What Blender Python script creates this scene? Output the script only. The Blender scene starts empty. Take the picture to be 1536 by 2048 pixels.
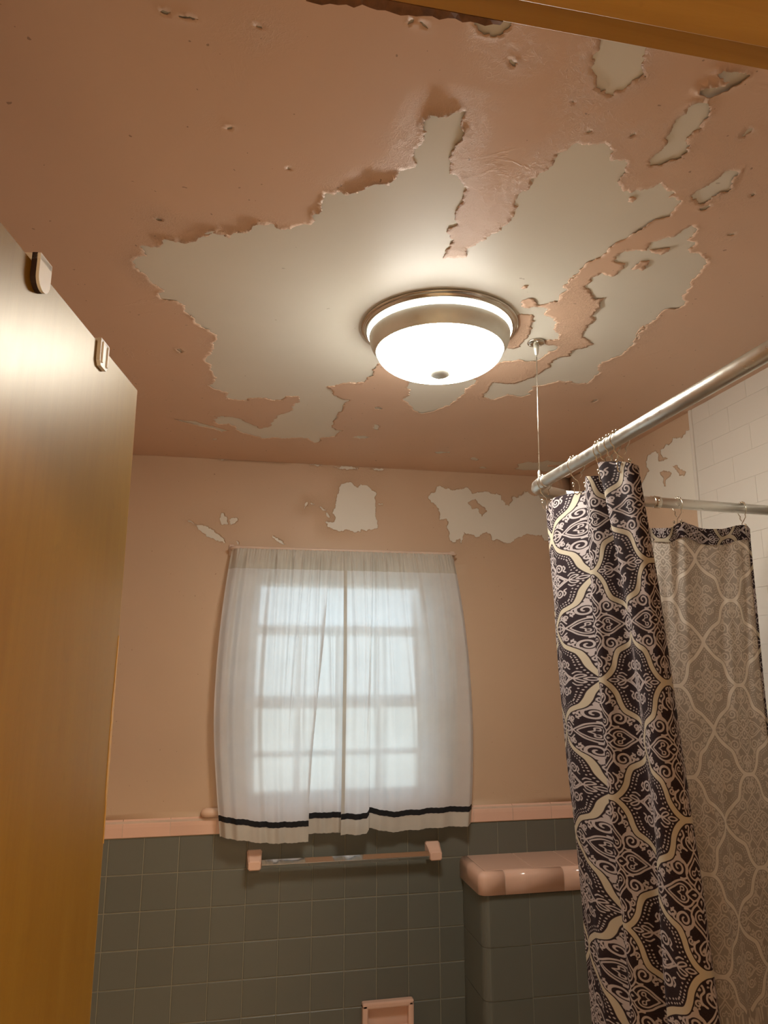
import bpy, bmesh, math, random
import numpy as np
from mathutils import Vector, Matrix, geometry

scene = bpy.context.scene
COL = scene.collection
PI = math.pi

# ------------------------------------------------------------------ camera
cam_d = bpy.data.cameras.new('camera')
cam = bpy.data.objects.new('camera', cam_d)
COL.objects.link(cam)
cam.location = (0.3751, -2.5911, 1.6458)
cam.rotation_euler = (math.radians(90 + 11.8687), 0, math.radians(-11.5037))
cam_d.sensor_fit = 'VERTICAL'
cam_d.sensor_height = 36.0
cam_d.sensor_width = 27.0
cam_d.lens = 1426.77 / 2048 * 36.0
cam_d.clip_start = 0.01
scene.camera = cam

# ------------------------------------------------------------------ world (overcast daylight outside the window)
SKY_STRENGTH = 2.6
LAMP_STRENGTH = 52.0
RING_STRENGTH = 5.4
HALL_POWER = 44.0
EXPOSURE = 0.33
world = bpy.data.worlds.new('overcast_sky')
scene.world = world
world.use_nodes = True
wn = world.node_tree
wn.nodes.clear()
wo = wn.nodes.new('ShaderNodeOutputWorld')
wb = wn.nodes.new('ShaderNodeBackground')
wc = wn.nodes.new('ShaderNodeTexCoord')
ws = wn.nodes.new('ShaderNodeSeparateXYZ')
wr = wn.nodes.new('ShaderNodeValToRGB')
wr.color_ramp.elements[0].position = 0.45
wr.color_ramp.elements[0].color = (0.56, 0.66, 0.64, 1)
wr.color_ramp.elements[1].position = 0.56
wr.color_ramp.elements[1].color = (0.66, 0.86, 1.0, 1)
wm = wn.nodes.new('ShaderNodeMath'); wm.operation = 'MULTIPLY_ADD'
wm.inputs[1].default_value = 0.5; wm.inputs[2].default_value = 0.5
wn.links.new(wc.outputs['Generated'], ws.inputs[0])
wn.links.new(ws.outputs[2], wm.inputs[0])
wn.links.new(wm.outputs[0], wr.inputs[0])
wn.links.new(wr.outputs[0], wb.inputs[0])
wb.inputs[1].default_value = SKY_STRENGTH
wn.links.new(wb.outputs[0], wo.inputs[0])

# warm ceiling lamp of the hall behind the doorway
hl = bpy.data.lights.new('hall_ceiling_light', 'AREA')
hl.shape = 'DISK'; hl.size = 0.35; hl.energy = HALL_POWER; hl.color = (1.0, 0.72, 0.42)
hlo = bpy.data.objects.new('hall_ceiling_light', hl); COL.objects.link(hlo)
hlo.location = (1.0, -3.25, 2.33)

vs = scene.view_settings
scene.display_settings.display_device = 'sRGB'
vs.view_transform = 'Standard'
vs.look = 'None'
vs.gamma = 1.0
vs.use_curve_mapping = False
vs.exposure = EXPOSURE
try:
    scene.cycles.max_bounces = 10
    scene.cycles.diffuse_bounces = 6
    scene.cycles.transparent_max_bounces = 12
    scene.cycles.sample_clamp_indirect = 6.0
    scene.cycles.caustics_reflective = True
except Exception:
    pass

# ------------------------------------------------------------------ constants of the room (metres)
HC = 2.3747          # ceiling
XL, XR = -0.15, 1.667
YF = -2.245          # inner face of the door wall
TP = 0.1095          # grey tile pitch
Z0 = 0.978           # a grout line of the tile grid
CAPB, CAPT = 1.0895, 1.146
HX0, HX1, HZ0, HZ1 = 0.345, 1.175, 1.146, 2.0   # window opening

# ------------------------------------------------------------------ helpers
def tag(o, label=None, cat=None, group=None, kind=None):
    if label: o['label'] = label
    if cat: o['category'] = cat
    if group: o['group'] = group
    if kind: o['kind'] = kind
    return o

def mesh_obj(name, verts, faces, mat, parent=None, smooth=False):
    me = bpy.data.meshes.new(name)
    me.from_pydata([tuple(v) for v in verts], [], faces)
    if mat: me.materials.append(mat)
    if smooth: me.polygons.foreach_set('use_smooth', [True] * len(me.polygons))
    o = bpy.data.objects.new(name, me)
    COL.objects.link(o)
    if parent: o.parent = parent
    return o

def bm_obj(name, bm, mat, parent=None, smooth=False):
    bmesh.ops.recalc_face_normals(bm, faces=bm.faces)
    me = bpy.data.meshes.new(name)
    bm.to_mesh(me); bm.free()
    if mat: me.materials.append(mat)
    if smooth: me.polygons.foreach_set('use_smooth', [True] * len(me.polygons))
    o = bpy.data.objects.new(name, me)
    COL.objects.link(o)
    if parent: o.parent = parent
    return o

def share(name, src, parent, loc=(0, 0, 0), rot=None):
    o = bpy.data.objects.new(name, src.data)
    COL.objects.link(o); o.parent = parent; o.location = loc
    if rot: o.rotation_euler = rot
    return o

def empty(name, loc=(0, 0, 0), rz=0.0):
    o = bpy.data.objects.new(name, None); COL.objects.link(o)
    o.empty_display_size = 0.05
    o.location = loc; o.rotation_euler = (0, 0, rz)
    return o

def bx(bm, x0, x1, y0, y1, z0, z1, bevel=0.0, seg=1):
    r = bmesh.ops.create_cube(bm, size=1.0)
    vs_ = r['verts']
    for v in vs_:
        v.co = Vector((x0 + (v.co.x + .5) * (x1 - x0), y0 + (v.co.y + .5) * (y1 - y0), z0 + (v.co.z + .5) * (z1 - z0)))
    if bevel > 0:
        es = set()
        for v in vs_:
            for e in v.link_edges: es.add(e)
        bmesh.ops.bevel(bm, geom=list(es), offset=bevel, segments=seg, affect='EDGES', profile=0.5)

def box(name, x0, x1, y0, y1, z0, z1, mat, parent=None, bevel=0.0, seg=1):
    bm = bmesh.new(); bx(bm, x0, x1, y0, y1, z0, z1, bevel, seg)
    return bm_obj(name, bm, mat, parent)

def tube(bm, pts, r, n=10, cap=True, radii=None):
    pts = [Vector(p) for p in pts]
    m = len(pts)
    tan = []
    for i in range(m):
        a = pts[max(i - 1, 0)]; b = pts[min(i + 1, m - 1)]
        tan.append((b - a).normalized())
    up = Vector((0, 0, 1)) if abs(tan[0].z) < .9 else Vector((1, 0, 0))
    nrm = tan[0].cross(up).normalized()
    rings = []
    for i in range(m):
        if i:
            nrm = nrm - tan[i] * nrm.dot(tan[i]); nrm.normalize()
        bi = tan[i].cross(nrm)
        rr = radii[i] if radii else r
        rings.append([bm.verts.new(pts[i] + (nrm * math.cos(2 * PI * k / n) + bi * math.sin(2 * PI * k / n)) * rr) for k in range(n)])
    for i in range(m - 1):
        for k in range(n):
            bm.faces.new((rings[i][k], rings[i][(k + 1) % n], rings[i + 1][(k + 1) % n], rings[i + 1][k]))
    if cap:
        bm.faces.new(rings[0][::-1]); bm.faces.new(rings[-1])

def lathe(bm, prof, n=64, closed=False):
    """prof: list of (r, z); revolve about local Z"""
    rings = []
    for r, z in prof:
        if r < 1e-6:
            rings.append([bm.verts.new((0, 0, z))])
        else:
            rings.append([bm.verts.new((r * math.cos(2 * PI * k / n), r * math.sin(2 * PI * k / n), z)) for k in range(n)])
    for a, b in zip(rings[:-1], rings[1:]):
        for k in range(n):
            k2 = (k + 1) % n
            if len(a) == 1 and len(b) == 1: continue
            if len(a) == 1: bm.faces.new((a[0], b[k], b[k2]))
            elif len(b) == 1: bm.faces.new((a[k], b[0], a[k2]))
            else: bm.faces.new((a[k], b[k], b[k2], a[k2]))

def ball(bm, c, r, u=10, v=8):
    res = bmesh.ops.create_uvsphere(bm, u_segments=u, v_segments=v, radius=r)
    for w in res['verts']: w.co += Vector(c)

# ------------------------------------------------------------------ materials
class NT:
    def __init__(s, name):
        s.m = bpy.data.materials.new(name); s.m.use_nodes = True
        s.t = s.m.node_tree; s.t.nodes.clear()
        s.out = s.n('ShaderNodeOutputMaterial')
    def n(s, typ, **kw):
        nd = s.t.nodes.new(typ)
        for k, v in kw.items(): setattr(nd, k, v)
        return nd
    def l(s, a, b): s.t.links.new(a, b)
    def principled(s, col=(.8, .8, .8), rough=.5, metal=0., spec=.5, coat=0., coat_rough=.1):
        p = s.n('ShaderNodeBsdfPrincipled')
        p.inputs['Base Color'].default_value = (*col, 1)
        p.inputs['Roughness'].default_value = rough
        p.inputs['Metallic'].default_value = metal
        p.inputs['Specular IOR Level'].default_value = spec
        p.inputs['Coat Weight'].default_value = coat
        p.inputs['Coat Roughness'].default_value = coat_rough
        s.l(p.outputs[0], s.out.inputs[0])
        s.p = p
        return p
    def coords(s, kind='Object', scale=(1, 1, 1)):
        c = s.n('ShaderNodeTexCoord'); m = s.n('ShaderNodeMapping')
        m.inputs['Scale'].default_value = scale
        s.l(c.outputs[kind], m.inputs[0])
        return m.outputs[0]
    def noise(s, vec, scale, detail=4, rough=.55, dist=0.):
        t = s.n('ShaderNodeTexNoise')
        t.inputs['Scale'].default_value = scale; t.inputs['Detail'].default_value = detail
        t.inputs['Roughness'].default_value = rough; t.inputs['Distortion'].default_value = dist
        s.l(vec, t.inputs['Vector'])
        return t.outputs[0]
    def ramp(s, fac, stops):
        r = s.n('ShaderNodeValToRGB')
        e = r.color_ramp.elements
        while len(e) < len(stops): e.new(0.5)
        for i, (p, c) in enumerate(stops):
            e[i].position = p
            e[i].color = (*c, 1) if not isinstance(c, float) else (c, c, c, 1)
        s.l(fac, r.inputs[0])
        return r.outputs[0]
    def mix(s, fac, a, b, mode='MIX'):
        m = s.n('ShaderNodeMix', data_type='RGBA', blend_type=mode)
        if isinstance(fac, (int, float)): m.inputs[0].default_value = fac
        else: s.l(fac, m.inputs[0])
        for v, i in ((a, 6), (b, 7)):
            if isinstance(v, tuple): m.inputs[i].default_value = (*v, 1)
            else: s.l(v, m.inputs[i])
        return m.outputs[2]
    def math(s, op, a, b=None, clamp=False):
        m = s.n('ShaderNodeMath', operation=op); m.use_clamp = clamp
        for v, i in ((a, 0), (b, 1)):
            if v is None: continue
            if isinstance(v, (int, float)): m.inputs[i].default_value = v
            else: s.l(v, m.inputs[i])
        return m.outputs[0]
    def bump(s, h, strength=.3, dist=.002, normal=None):
        b = s.n('ShaderNodeBump')
        b.inputs['Strength'].default_value = strength; b.inputs['Distance'].default_value = dist
        s.l(h, b.inputs['Height'])
        if normal is not None: s.l(normal, b.inputs['Normal'])
        return b.outputs[0]

def simple(name, col, rough=.5, metal=0., spec=.5, coat=0., noise_amt=.06, nscale=30, bump=.0, bscale=200, bdist=.0006):
    t = NT(name); p = t.principled(col, rough, metal, spec, coat)
    v = t.coords()
    f = t.noise(v, nscale)
    lo = tuple(c * (1 - noise_amt) for c in col); hi = tuple(min(1, c * (1 + noise_amt)) for c in col)
    t.l(t.ramp(f, [(.3, lo), (.7, hi)]), p.inputs['Base Color'])
    if bump: t.l(t.bump(t.noise(v, bscale), bump, bdist), p.inputs['Normal'])
    return t.m

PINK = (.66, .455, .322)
PLASTER = (.70, .665, .575)
def pink_paint(name='peeling_pink_paint', PINK=PINK):
    t = NT(name); p = t.principled(PINK, .5, 0, .4)
    v = t.coords()
    c = t.ramp(t.noise(v, 1.6, 3), [(.3, tuple(x * .95 for x in PINK)), (.7, tuple(min(1, x * 1.04) for x in PINK))])
    specks = t.math('GREATER_THAN', t.noise(v, 90, 2, .4), .765)
    c = t.mix(t.math('MULTIPLY', specks, .55), c, (.13, .06, .03))
    t.l(c, p.inputs['Base Color'])
    at = t.n('ShaderNodeAttribute', attribute_name='flaky')
    fine = t.noise(v, 120, 6, .65)
    big = t.ramp(t.noise(v, 7, 6, .62, 1.2), [(.47, 0.), (.5, 1.), (.53, 0.)])
    patchy = t.ramp(t.noise(v, 3.1, 3), [(.56, 0.), (.66, 1.)])
    crack = t.math('MULTIPLY', big, patchy)
    flake = t.math('ADD', t.noise(v, 190, 6, .72, .8), t.math('MULTIPLY', t.ramp(t.noise(v, 75, 5, .6, 1.4), [(.44, 0.), (.50, 1.), (.56, 0.)]), .45))
    h = t.math('ADD', t.math('MULTIPLY', fine, .05), t.math('MULTIPLY', crack, .55))
    h = t.math('ADD', h, t.math('MULTIPLY', t.math('MULTIPLY', flake, at.outputs['Fac']), 1.1))
    t.l(t.bump(h, .55, .0022), p.inputs['Normal'])
    return t.m
def plaster():
    t = NT('bare_plaster'); p = t.principled(PLASTER, .42, 0, .35)
    v = t.coords()
    c = t.ramp(t.noise(v, 2.3, 4), [(.3, tuple(x * .95 for x in PLASTER)), (.7, tuple(x * 1.03 for x in PLASTER))])
    sp = t.math('GREATER_THAN', t.noise(v, 55, 2, .4), .79)
    c = t.mix(t.math('MULTIPLY', sp, .4), c, (.2, .14, .09))
    t.l(c, p.inputs['Base Color'])
    t.l(t.bump(t.noise(v, 9, 5, .5), .12, .004), p.inputs['Normal'])
    return t.m
def wood(name, lo, hi, rough=.34, coat=.35, axis_scale=(9, 9, .55), spec=.45, tint=(1., 1., 1.)):
    t = NT(name); p = t.principled(hi, rough, 0, spec, coat, .22)
    p.inputs['Specular Tint'].default_value = (*tint, 1)
    v = t.coords('Object', axis_scale)
    g = t.noise(v, 4.5, 8, .62, .6)
    v2 = t.coords('Object', (axis_scale[0] * 14, axis_scale[1] * 14, axis_scale[2] * 2.2))
    g2 = t.noise(v2, 5, 4, .6)
    c = t.ramp(g, [(.3, lo), (.7, hi)])
    c = t.mix(t.math('MULTIPLY', t.ramp(g2, [(.45, 0.), (.75, 1.)]), .18), c, lo)
    st = t.noise(t.coords('Object', (5, 5, 2.2)), 3.2, 5, .7, 2.)
    c = t.mix(t.ramp(st, [(.62, 0.), (.74, .22)]), c, tuple(x * .55 for x in lo))
    t.l(c, p.inputs['Base Color'])
    t.l(t.bump(g2, .05, .0010), p.inputs['Normal'])
    r = t.ramp(st, [(.3, rough * .97), (.75, rough * 1.06)])
    t.l(r, p.inputs['Roughness'])
    return t.m
def metal(name, col, rough, aniso=False):
    t = NT(name); p = t.principled(col, rough, 1.0)
    v = t.coords()
    t.l(t.ramp(t.noise(v, 60, 3), [(.3, rough * .8), (.7, min(1., rough * 1.25))]), p.inputs['Roughness'])
    return t.m
def glazed(name, col, rough=.16, var=.08, coat=.25):
    t = NT(name); p = t.principled(col, rough, 0, .5, coat, .08)
    oi = t.n('ShaderNodeObjectInfo')
    v = t.coords('Object')
    k = t.math('ADD', t.math('MULTIPLY', oi.outputs['Random'], .6), t.math('MULTIPLY', t.noise(v, 14, 3), .4))
    t.l(t.ramp(k, [(.2, tuple(c * (1 - var) for c in col)), (.8, tuple(min(1, c * (1 + var)) for c in col))]), p.inputs['Base Color'])
    t.l(t.bump(t.noise(v, 22, 3), .10, .0012), p.inputs['Normal'])
    return t.m
def emitter(name, col, strength, rough=.2):
    t = NT(name); p = t.principled((.9, .88, .84), rough)
    p.inputs['Emission Color'].default_value = (*col, 1)
    p.inputs['Emission Strength'].default_value = strength
    v = t.coords()
    t.l(t.ramp(t.noise(v, 8, 3), [(.2, tuple(c * .96 for c in col)), (.8, col)]), p.inputs['Emission Color'])
    return t.m
def sheer(name, transp, transl, col=(.86, .86, .84), haze=0.0):
    t = NT(name)
    d = t.n('ShaderNodeBsdfDiffuse'); tr = t.n('ShaderNodeBsdfTranslucent'); tp = t.n('ShaderNodeBsdfTransparent')
    d.inputs[0].default_value = (*col, 1); tr.inputs[0].default_value = (*col, 1)
    v = t.coords()
    weave = t.noise(t.coords('Object', (1, 1, .25)), 380, 3)
    c = t.ramp(t.noise(v, 12, 4), [(.3, tuple(x * .93 for x in col)), (.7, col)])
    t.l(c, d.inputs[0]); t.l(c, tr.inputs[0])
    b = t.bump(weave, .18, .0006)
    t.l(b, d.inputs['Normal'])
    m1 = t.n('ShaderNodeMixShader'); m1.inputs[0].default_value = transl
    t.l(d.outputs[0], m1.inputs[1]); t.l(tr.outputs[0], m1.inputs[2])
    rf = t.n('ShaderNodeBsdfRefraction'); rf.inputs['Roughness'].default_value = .62; rf.inputs['IOR'].default_value = 1.18; rf.inputs[0].default_value = (.95, .95, .94, 1)
    m0 = t.n('ShaderNodeMixShader'); m0.inputs[0].default_value = haze
    t.l(m1.outputs[0], m0.inputs[1]); t.l(rf.outputs[0], m0.inputs[2]); m1 = m0
    m2 = t.n('ShaderNodeMixShader'); m2.inputs[0].default_value = transp
    t.l(m1.outputs[0], m2.inputs[1]); t.l(tp.outputs[0], m2.inputs[2])
    t.l(m2.outputs[0], t.out.inputs[0])
    return t.m
def damask():
    t = NT('damask_cloth'); p = t.principled((.5, .5, .5), .8, 0, .15)
    a = t.n('ShaderNodeAttribute', attribute_name='print')     # R: band, G: scroll work (signed distances in mm)
    s = t.n('ShaderNodeSeparateXYZ'); t.l(a.outputs['Vector'], s.inputs[0])
    def step(x):
        m = t.n('ShaderNodeMapRange', interpolation_type='SMOOTHSTEP')
        m.inputs['From Min'].default_value = -.38; m.inputs['From Max'].default_value = .38
        t.l(x, m.inputs[0]); return m.outputs[0]
    band, motif = step(s.outputs[0]), step(s.outputs[1])
    weave = t.noise(t.coords('Object', (1, 1, 1)), 900, 2)
    face = t.mix(motif, (.016, .007, .010), (.41, .355, .345))
    face = t.mix(band, face, (.45, .39, .295))
    back = t.mix(motif, (.40, .350, .295), (.66, .595, .515))
    back = t.mix(band, back, (.78, .72, .63))
    g = t.n('ShaderNodeNewGeometry')
    c = t.mix(g.outputs['Backfacing'], face, back)
    c = t.mix(.025, c, t.ramp(weave, [(.3, (.0, .0, .0)), (.7, (.6, .56, .52))]))
    t.l(c, p.inputs['Base Color'])
    t.l(t.bump(weave, .2, .0006), p.inputs['Normal'])
    return t.m

M = {}
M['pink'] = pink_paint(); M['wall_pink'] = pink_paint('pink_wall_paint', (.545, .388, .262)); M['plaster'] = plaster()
M['grey_tile'] = glazed('grey_glazed_tile', (.128, .132, .108), .36, .05, 0.)
M['pink_tile'] = glazed('pink_glazed_tile', (.72, .47, .355), .13, .04)
M['grout'] = simple('cement_grout', (.27, .25, .185), .9, bump=.3)
M['pink_grout'] = simple('pale_grout', (.62, .47, .37), .9)
M['white_tile'] = glazed('white_wall_tile', (.66, .62, .55), .3, .012)
M['door_wood'] = wood('varnished_birch', (.165, .078, .008), (.192, .100, .012), .37, 0., spec=.44, tint=(1., .82, .45))
M['frame_wood'] = wood('varnished_door_frame', (.30, .150, .026), (.39, .212, .042), .4, .2, (.6, 9, 9))
M['dark_wood'] = simple('splintered_dark_wood', (.13, .055, .02), .8, noise_amt=.4, nscale=80)
M['nickel'] = metal('brushed_nickel', (.79, .81, .75), .5)
M['rod'] = metal('satin_aluminium', (.66, .64, .58), .33)
M['chrome'] = metal('polished_chrome', (.80, .79, .76), .08)
M['steel'] = metal('shiny_steel', (.62, .57, .48), .18)
M['wire'] = metal('steel_wire', (.72, .68, .60), .3)
M['dome'] = emitter('lit_frosted_glass', (1.0, .955, .86), LAMP_STRENGTH)
M['glow'] = emitter('added_band_glow', (1.0, .97, .90), RING_STRENGTH)  # emission added to stand in for the cove's bright reflection
M['sheer'] = sheer('white_sheer_cloth', .025, .52, (.86, .85, .84), .10)
M['sheer2'] = sheer('double_white_cloth', .005, .36, (.66, .63, .56))
M['ribbon'] = simple('black_velvet_ribbon', (.006, .006, .008), .9, noise_amt=.2)
M['white_paint'] = simple('white_painted_wood', (.70, .68, .62), .4)
M['curtain_rod'] = simple('cream_enamel', (.66, .52, .42), .35)
M['clip_white'] = simple('white_enamelled_clip', (.80, .78, .74), .22)
M['clip_dark'] = simple('dark_rubber_pad', (.03, .014, .012), .6)
M['damask'] = damask()
M['floor'] = simple('floor_tile', (.58, .54, .47), .4)
M['hall'] = simple('hall_wall_paint', (.62, .52, .38), .7)
t_ = NT('window_glass'); g_ = t_.n('ShaderNodeBsdfGlass'); g_.inputs['Roughness'].default_value = 0.0; g_.inputs['IOR'].default_value = 1.1
tt_ = t_.n('ShaderNodeBsdfTransparent'); mm_ = t_.n('ShaderNodeMixShader')
f_ = t_.n('ShaderNodeFresnel'); gl_ = t_.n('ShaderNodeBsdfGlossy'); gl_.inputs['Roughness'].default_value = .03
f_.inputs[0].default_value = 1.45
t_.l(f_.outputs[0], mm_.inputs[0]); t_.l(tt_.outputs[0], mm_.inputs[1]); t_.l(gl_.outputs[0], mm_.inputs[2]); t_.l(mm_.outputs[0], t_.out.inputs[0])
t_.t.nodes.remove(g_)
M['glass'] = t_.m

# ------------------------------------------------------------------ peeled outlines (millimetres on the surface they lie on)
CEIL_BARE = [
 "794,-1163 691,-956 686,-913 692,-880 682,-838 633,-814 584,-778 611,-724 662,-695 652,-639 643,-562 655,-427 682,-418 667,-354 625,-330 612,-271 584,-314 546,-314 509,-299 462,-297 434,-283 396,-315 359,-337 341,-399 323,-417 288,-403 279,-449 299,-486 358,-472 376,-441 403,-412 417,-386 456,-423 461,-486 484,-543 507,-573 526,-650 518,-694 483,-687 469,-655 449,-646 432,-659 381,-649 373,-630 318,-636 326,-677 275,-725 283,-848 285,-867 272,-882 277,-918 288,-932 294,-978 302,-1015 299,-1042 288,-1066 258,-1092 252,-1127 237,-1142 236,-1171 227,-1183 209,-1184 194,-1190 193,-1205 205,-1224 191,-1242 178,-1273 165,-1285 161,-1312 156,-1322 167,-1338 185,-1346 181,-1365 179,-1379 196,-1376 215,-1388 224,-1415 235,-1413 271,-1416 280,-1428 325,-1449 334,-1437 341,-1456 369,-1469 373,-1485 386,-1490 406,-1492 413,-1482 437,-1483 467,-1501 474,-1512 470,-1529 470,-1531 483,-1551 483,-1575 484,-1589 499,-1590 506,-1599 534,-1605 543,-1623 554,-1633 579,-1632 587,-1651 588,-1664 610,-1676 600,-1706 603,-1720 607,-1739 599,-1768 601,-1787 607,-1789 622,-1788 634,-1796 649,-1800 649,-1791 649,-1774 659,-1763 661,-1750 654,-1730 653,-1708 660,-1698 660,-1686 664,-1672 679,-1669 693,-1654 702,-1623 702,-1603 700,-1581 708,-1561 713,-1547 702,-1537 707,-1523 721,-1509 722,-1485 717,-1476 719,-1446 734,-1451 755,-1457 753,-1483 764,-1504 775,-1518 789,-1543 791,-1557 797,-1571 799,-1598 797,-1618 787,-1630 785,-1650 797,-1667 791,-1686 798,-1699 810,-1728 805,-1747 817,-1761 821,-1770 839,-1773 857,-1778 874,-1776 884,-1766 891,-1748 909,-1756 916,-1750 925,-1728 925,-1713 929,-1701 946,-1686 960,-1687 962,-1695 974,-1701 983,-1704 990,-1718 1004,-1707 1027,-1699 1025,-1687 1047,-1688 1050,-1670 1051,-1652 1054,-1644 1041,-1634 1030,-1613 1024,-1602 1019,-1586 1014,-1565 1004,-1551 1005,-1526 1003,-1506 984,-1482 986,-1445 984,-1417 988,-1440 981,-1404 982,-1392 993,-1387 988,-1364 996,-1339 983,-1333 967,-1316 959,-1317 937,-1340 928,-1333 923,-1318 936,-1301 961,-1310 990,-1304 998,-1276 1002,-1275 1020,-1269 1040,-1223 1064,-1199 1073,-1173 1046,-1163 1052,-1150 1087,-1141 1092,-1122 1076,-1109 1076,-1060 1072,-1049 1024,-1046 998,-1034 977,-1008",
 "1070,-1556 1066,-1571 1094,-1591 1099,-1610 1105,-1630 1115,-1625 1126,-1604 1125,-1587 1140,-1586 1148,-1571 1144,-1562 1177,-1552 1203,-1531 1211,-1500 1214,-1472 1230,-1440 1234,-1425 1233,-1409 1260,-1375 1251,-1359 1234,-1356 1238,-1312 1230,-1279 1243,-1257 1236,-1242 1251,-1211 1227,-1279 1241,-1264 1232,-1245 1254,-1194 1258,-1156 1258,-1122 1246,-1106 1234,-1075 1260,-1020 1262,-973 1265,-941 1234,-935 1215,-948 1182,-945 1161,-912 1130,-897 1138,-846 1150,-835 1126,-817 1087,-827 1062,-776 1029,-788 1017,-822 1016,-874 1018,-904 1058,-895 1078,-911 1108,-958 1115,-1006 1124,-1023 1112,-1043 1114,-1082 1141,-1098 1132,-1124 1150,-1137 1166,-1163 1138,-1189 1122,-1198 1113,-1232 1113,-1278 1097,-1291 1092,-1312 1094,-1333 1082,-1351 1082,-1371 1060,-1366 1049,-1383 1031,-1398 1029,-1399 1022,-1407 1022,-1433 1031,-1459 1057,-1450 1063,-1484 1058,-1497 1032,-1500 1028,-1522 1038,-1536 1072,-1543",
 "774,-1934 776,-1911 783,-1896 794,-1888 801,-1872 810,-1867 816,-1870 821,-1863 831,-1863 831,-1872 839,-1874 842,-1889 849,-1899 840,-1920 833,-1934 825,-1951 769,-1947",
 "960,-1878 951,-1880 938,-1871 939,-1852 937,-1832 943,-1813 951,-1796 947,-1777 945,-1759 953,-1749 972,-1762 988,-1776 984,-1803 974,-1806 975,-1820 981,-1834 974,-1847 976,-1855 970,-1868",
 "931,-1899 937,-1906 957,-1915 958,-1921 937,-1929 942,-1934 982,-1930 978,-1921 973,-1914 960,-1900 952,-1890 935,-1893",
 "1090,-1765 1071,-1761 1071,-1743 1065,-1723 1058,-1705 1058,-1697 1071,-1693 1083,-1683 1091,-1695 1089,-1705 1095,-1716 1107,-1721 1102,-1733 1094,-1750",
 "611,-1937 617,-1930 631,-1920 644,-1918 654,-1924 660,-1937 654,-1946 615,-1945",
 "796,-865 816,-784 809,-732 843,-685 865,-645 893,-628 926,-669 951,-718 962,-784 963,-862 968,-900 886,-937 818,-932",
 "159,-431 220,-423 270,-385 323,-345 300,-328 256,-364 214,-392",
 "725,-360 755,-380 787,-368 752,-342",
 "1400,-88 1384,-160 1407,-194 1443,-187 1467,-227 1559,-225 1592,-173 1554,-165 1505,-170 1513,-142 1573,-123 1618,-101 1530,-75 1461,-85",
 "1036,-243 1089,-259 1089,-244 1050,-229",
 "675,-1889 678,-1892 687,-1889 687,-1883 680,-1884",
 "1089,-1674 1097,-1686 1104,-1681 1097,-1670",
 "272,-1875 269,-1873 263,-1872 260,-1874 261,-1875 264,-1877 271,-1877",
 "303,-1872 298,-1871 288,-1871 280,-1873 282,-1874 289,-1875 296,-1874",
 "375,-1876 375,-1874 371,-1874 368,-1875 368,-1876 371,-1877 374,-1877",
 "547,-1922 547,-1920 544,-1916 541,-1914 541,-1917 542,-1919 545,-1922",
 "566,-1913 563,-1914 558,-1916 555,-1919 554,-1921 559,-1919 564,-1916",
 "340,-1708 340,-1706 337,-1702 333,-1700 333,-1702 335,-1706 338,-1708",
 "311,-1457 307,-1451 300,-1445 294,-1442 292,-1444 299,-1451 305,-1456",
 "224,-1465 221,-1463 216,-1462 213,-1465 214,-1468 218,-1471 222,-1469",
 "426,-1634 424,-1633 422,-1633 421,-1636 421,-1638 423,-1639 426,-1636",
 "785,-1843 785,-1842 784,-1841 783,-1842 782,-1843 782,-1845 784,-1844",
 "895,-1807 896,-1805 894,-1802 892,-1799 891,-1801 891,-1804 893,-1808",
 "834,-1800 833,-1797 831,-1794 829,-1794 827,-1795 828,-1798 831,-1800",
 "1050,-1850 1052,-1847 1051,-1837 1048,-1830 1046,-1834 1045,-1840 1047,-1848",
 "1195,-1621 1195,-1618 1190,-1615 1185,-1615 1184,-1617 1187,-1620 1191,-1622",
 "1154,-1722 1154,-1719 1152,-1718 1149,-1720 1146,-1722 1148,-1724 1151,-1724",
 "218,-927 214,-927 211,-936 209,-949 213,-952 216,-946 220,-935",
 "284,-246 283,-237 275,-235 269,-234 269,-242 275,-249 283,-253",
 "666,-370 662,-364 653,-365 647,-373 644,-381 652,-383 663,-380",
 "1220,-190 1216,-173 1202,-175 1188,-185 1183,-201 1191,-210 1205,-205",
 "1290,-79 1283,-71 1274,-70 1260,-75 1258,-88 1264,-98 1278,-90",
 "855,-1901 855,-1900 854,-1900 853,-1900 853,-1901 853,-1902 854,-1902",
 "764,-646 761,-638 750,-637 743,-643 741,-651 747,-656 757,-653",
 "791,-448 782,-450 773,-468 768,-493 774,-500 782,-499 791,-471",
 "1348,-838 1352,-832 1351,-819 1345,-816 1342,-824 1340,-834 1344,-839",
 "499,-1411 498,-1408 496,-1408 494,-1409 493,-1411 495,-1414 497,-1414"]
CEIL_ISL = [
 "1077,-1547 1092,-1554 1108,-1561 1112,-1551 1107,-1538 1098,-1540 1085,-1540",
 "1078,-1482 1077,-1500 1080,-1512 1097,-1514 1103,-1492 1101,-1482 1088,-1487",
 "966,-1665 963,-1676 975,-1675 975,-1670 973,-1664",
 "939,-1270 952,-1272 970,-1271 988,-1219 996,-1179 1002,-1123 994,-1112 971,-1104 950,-1181 933,-1247",
 "901,-1374 903,-1384 912,-1386 913,-1377 907,-1373"]
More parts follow.
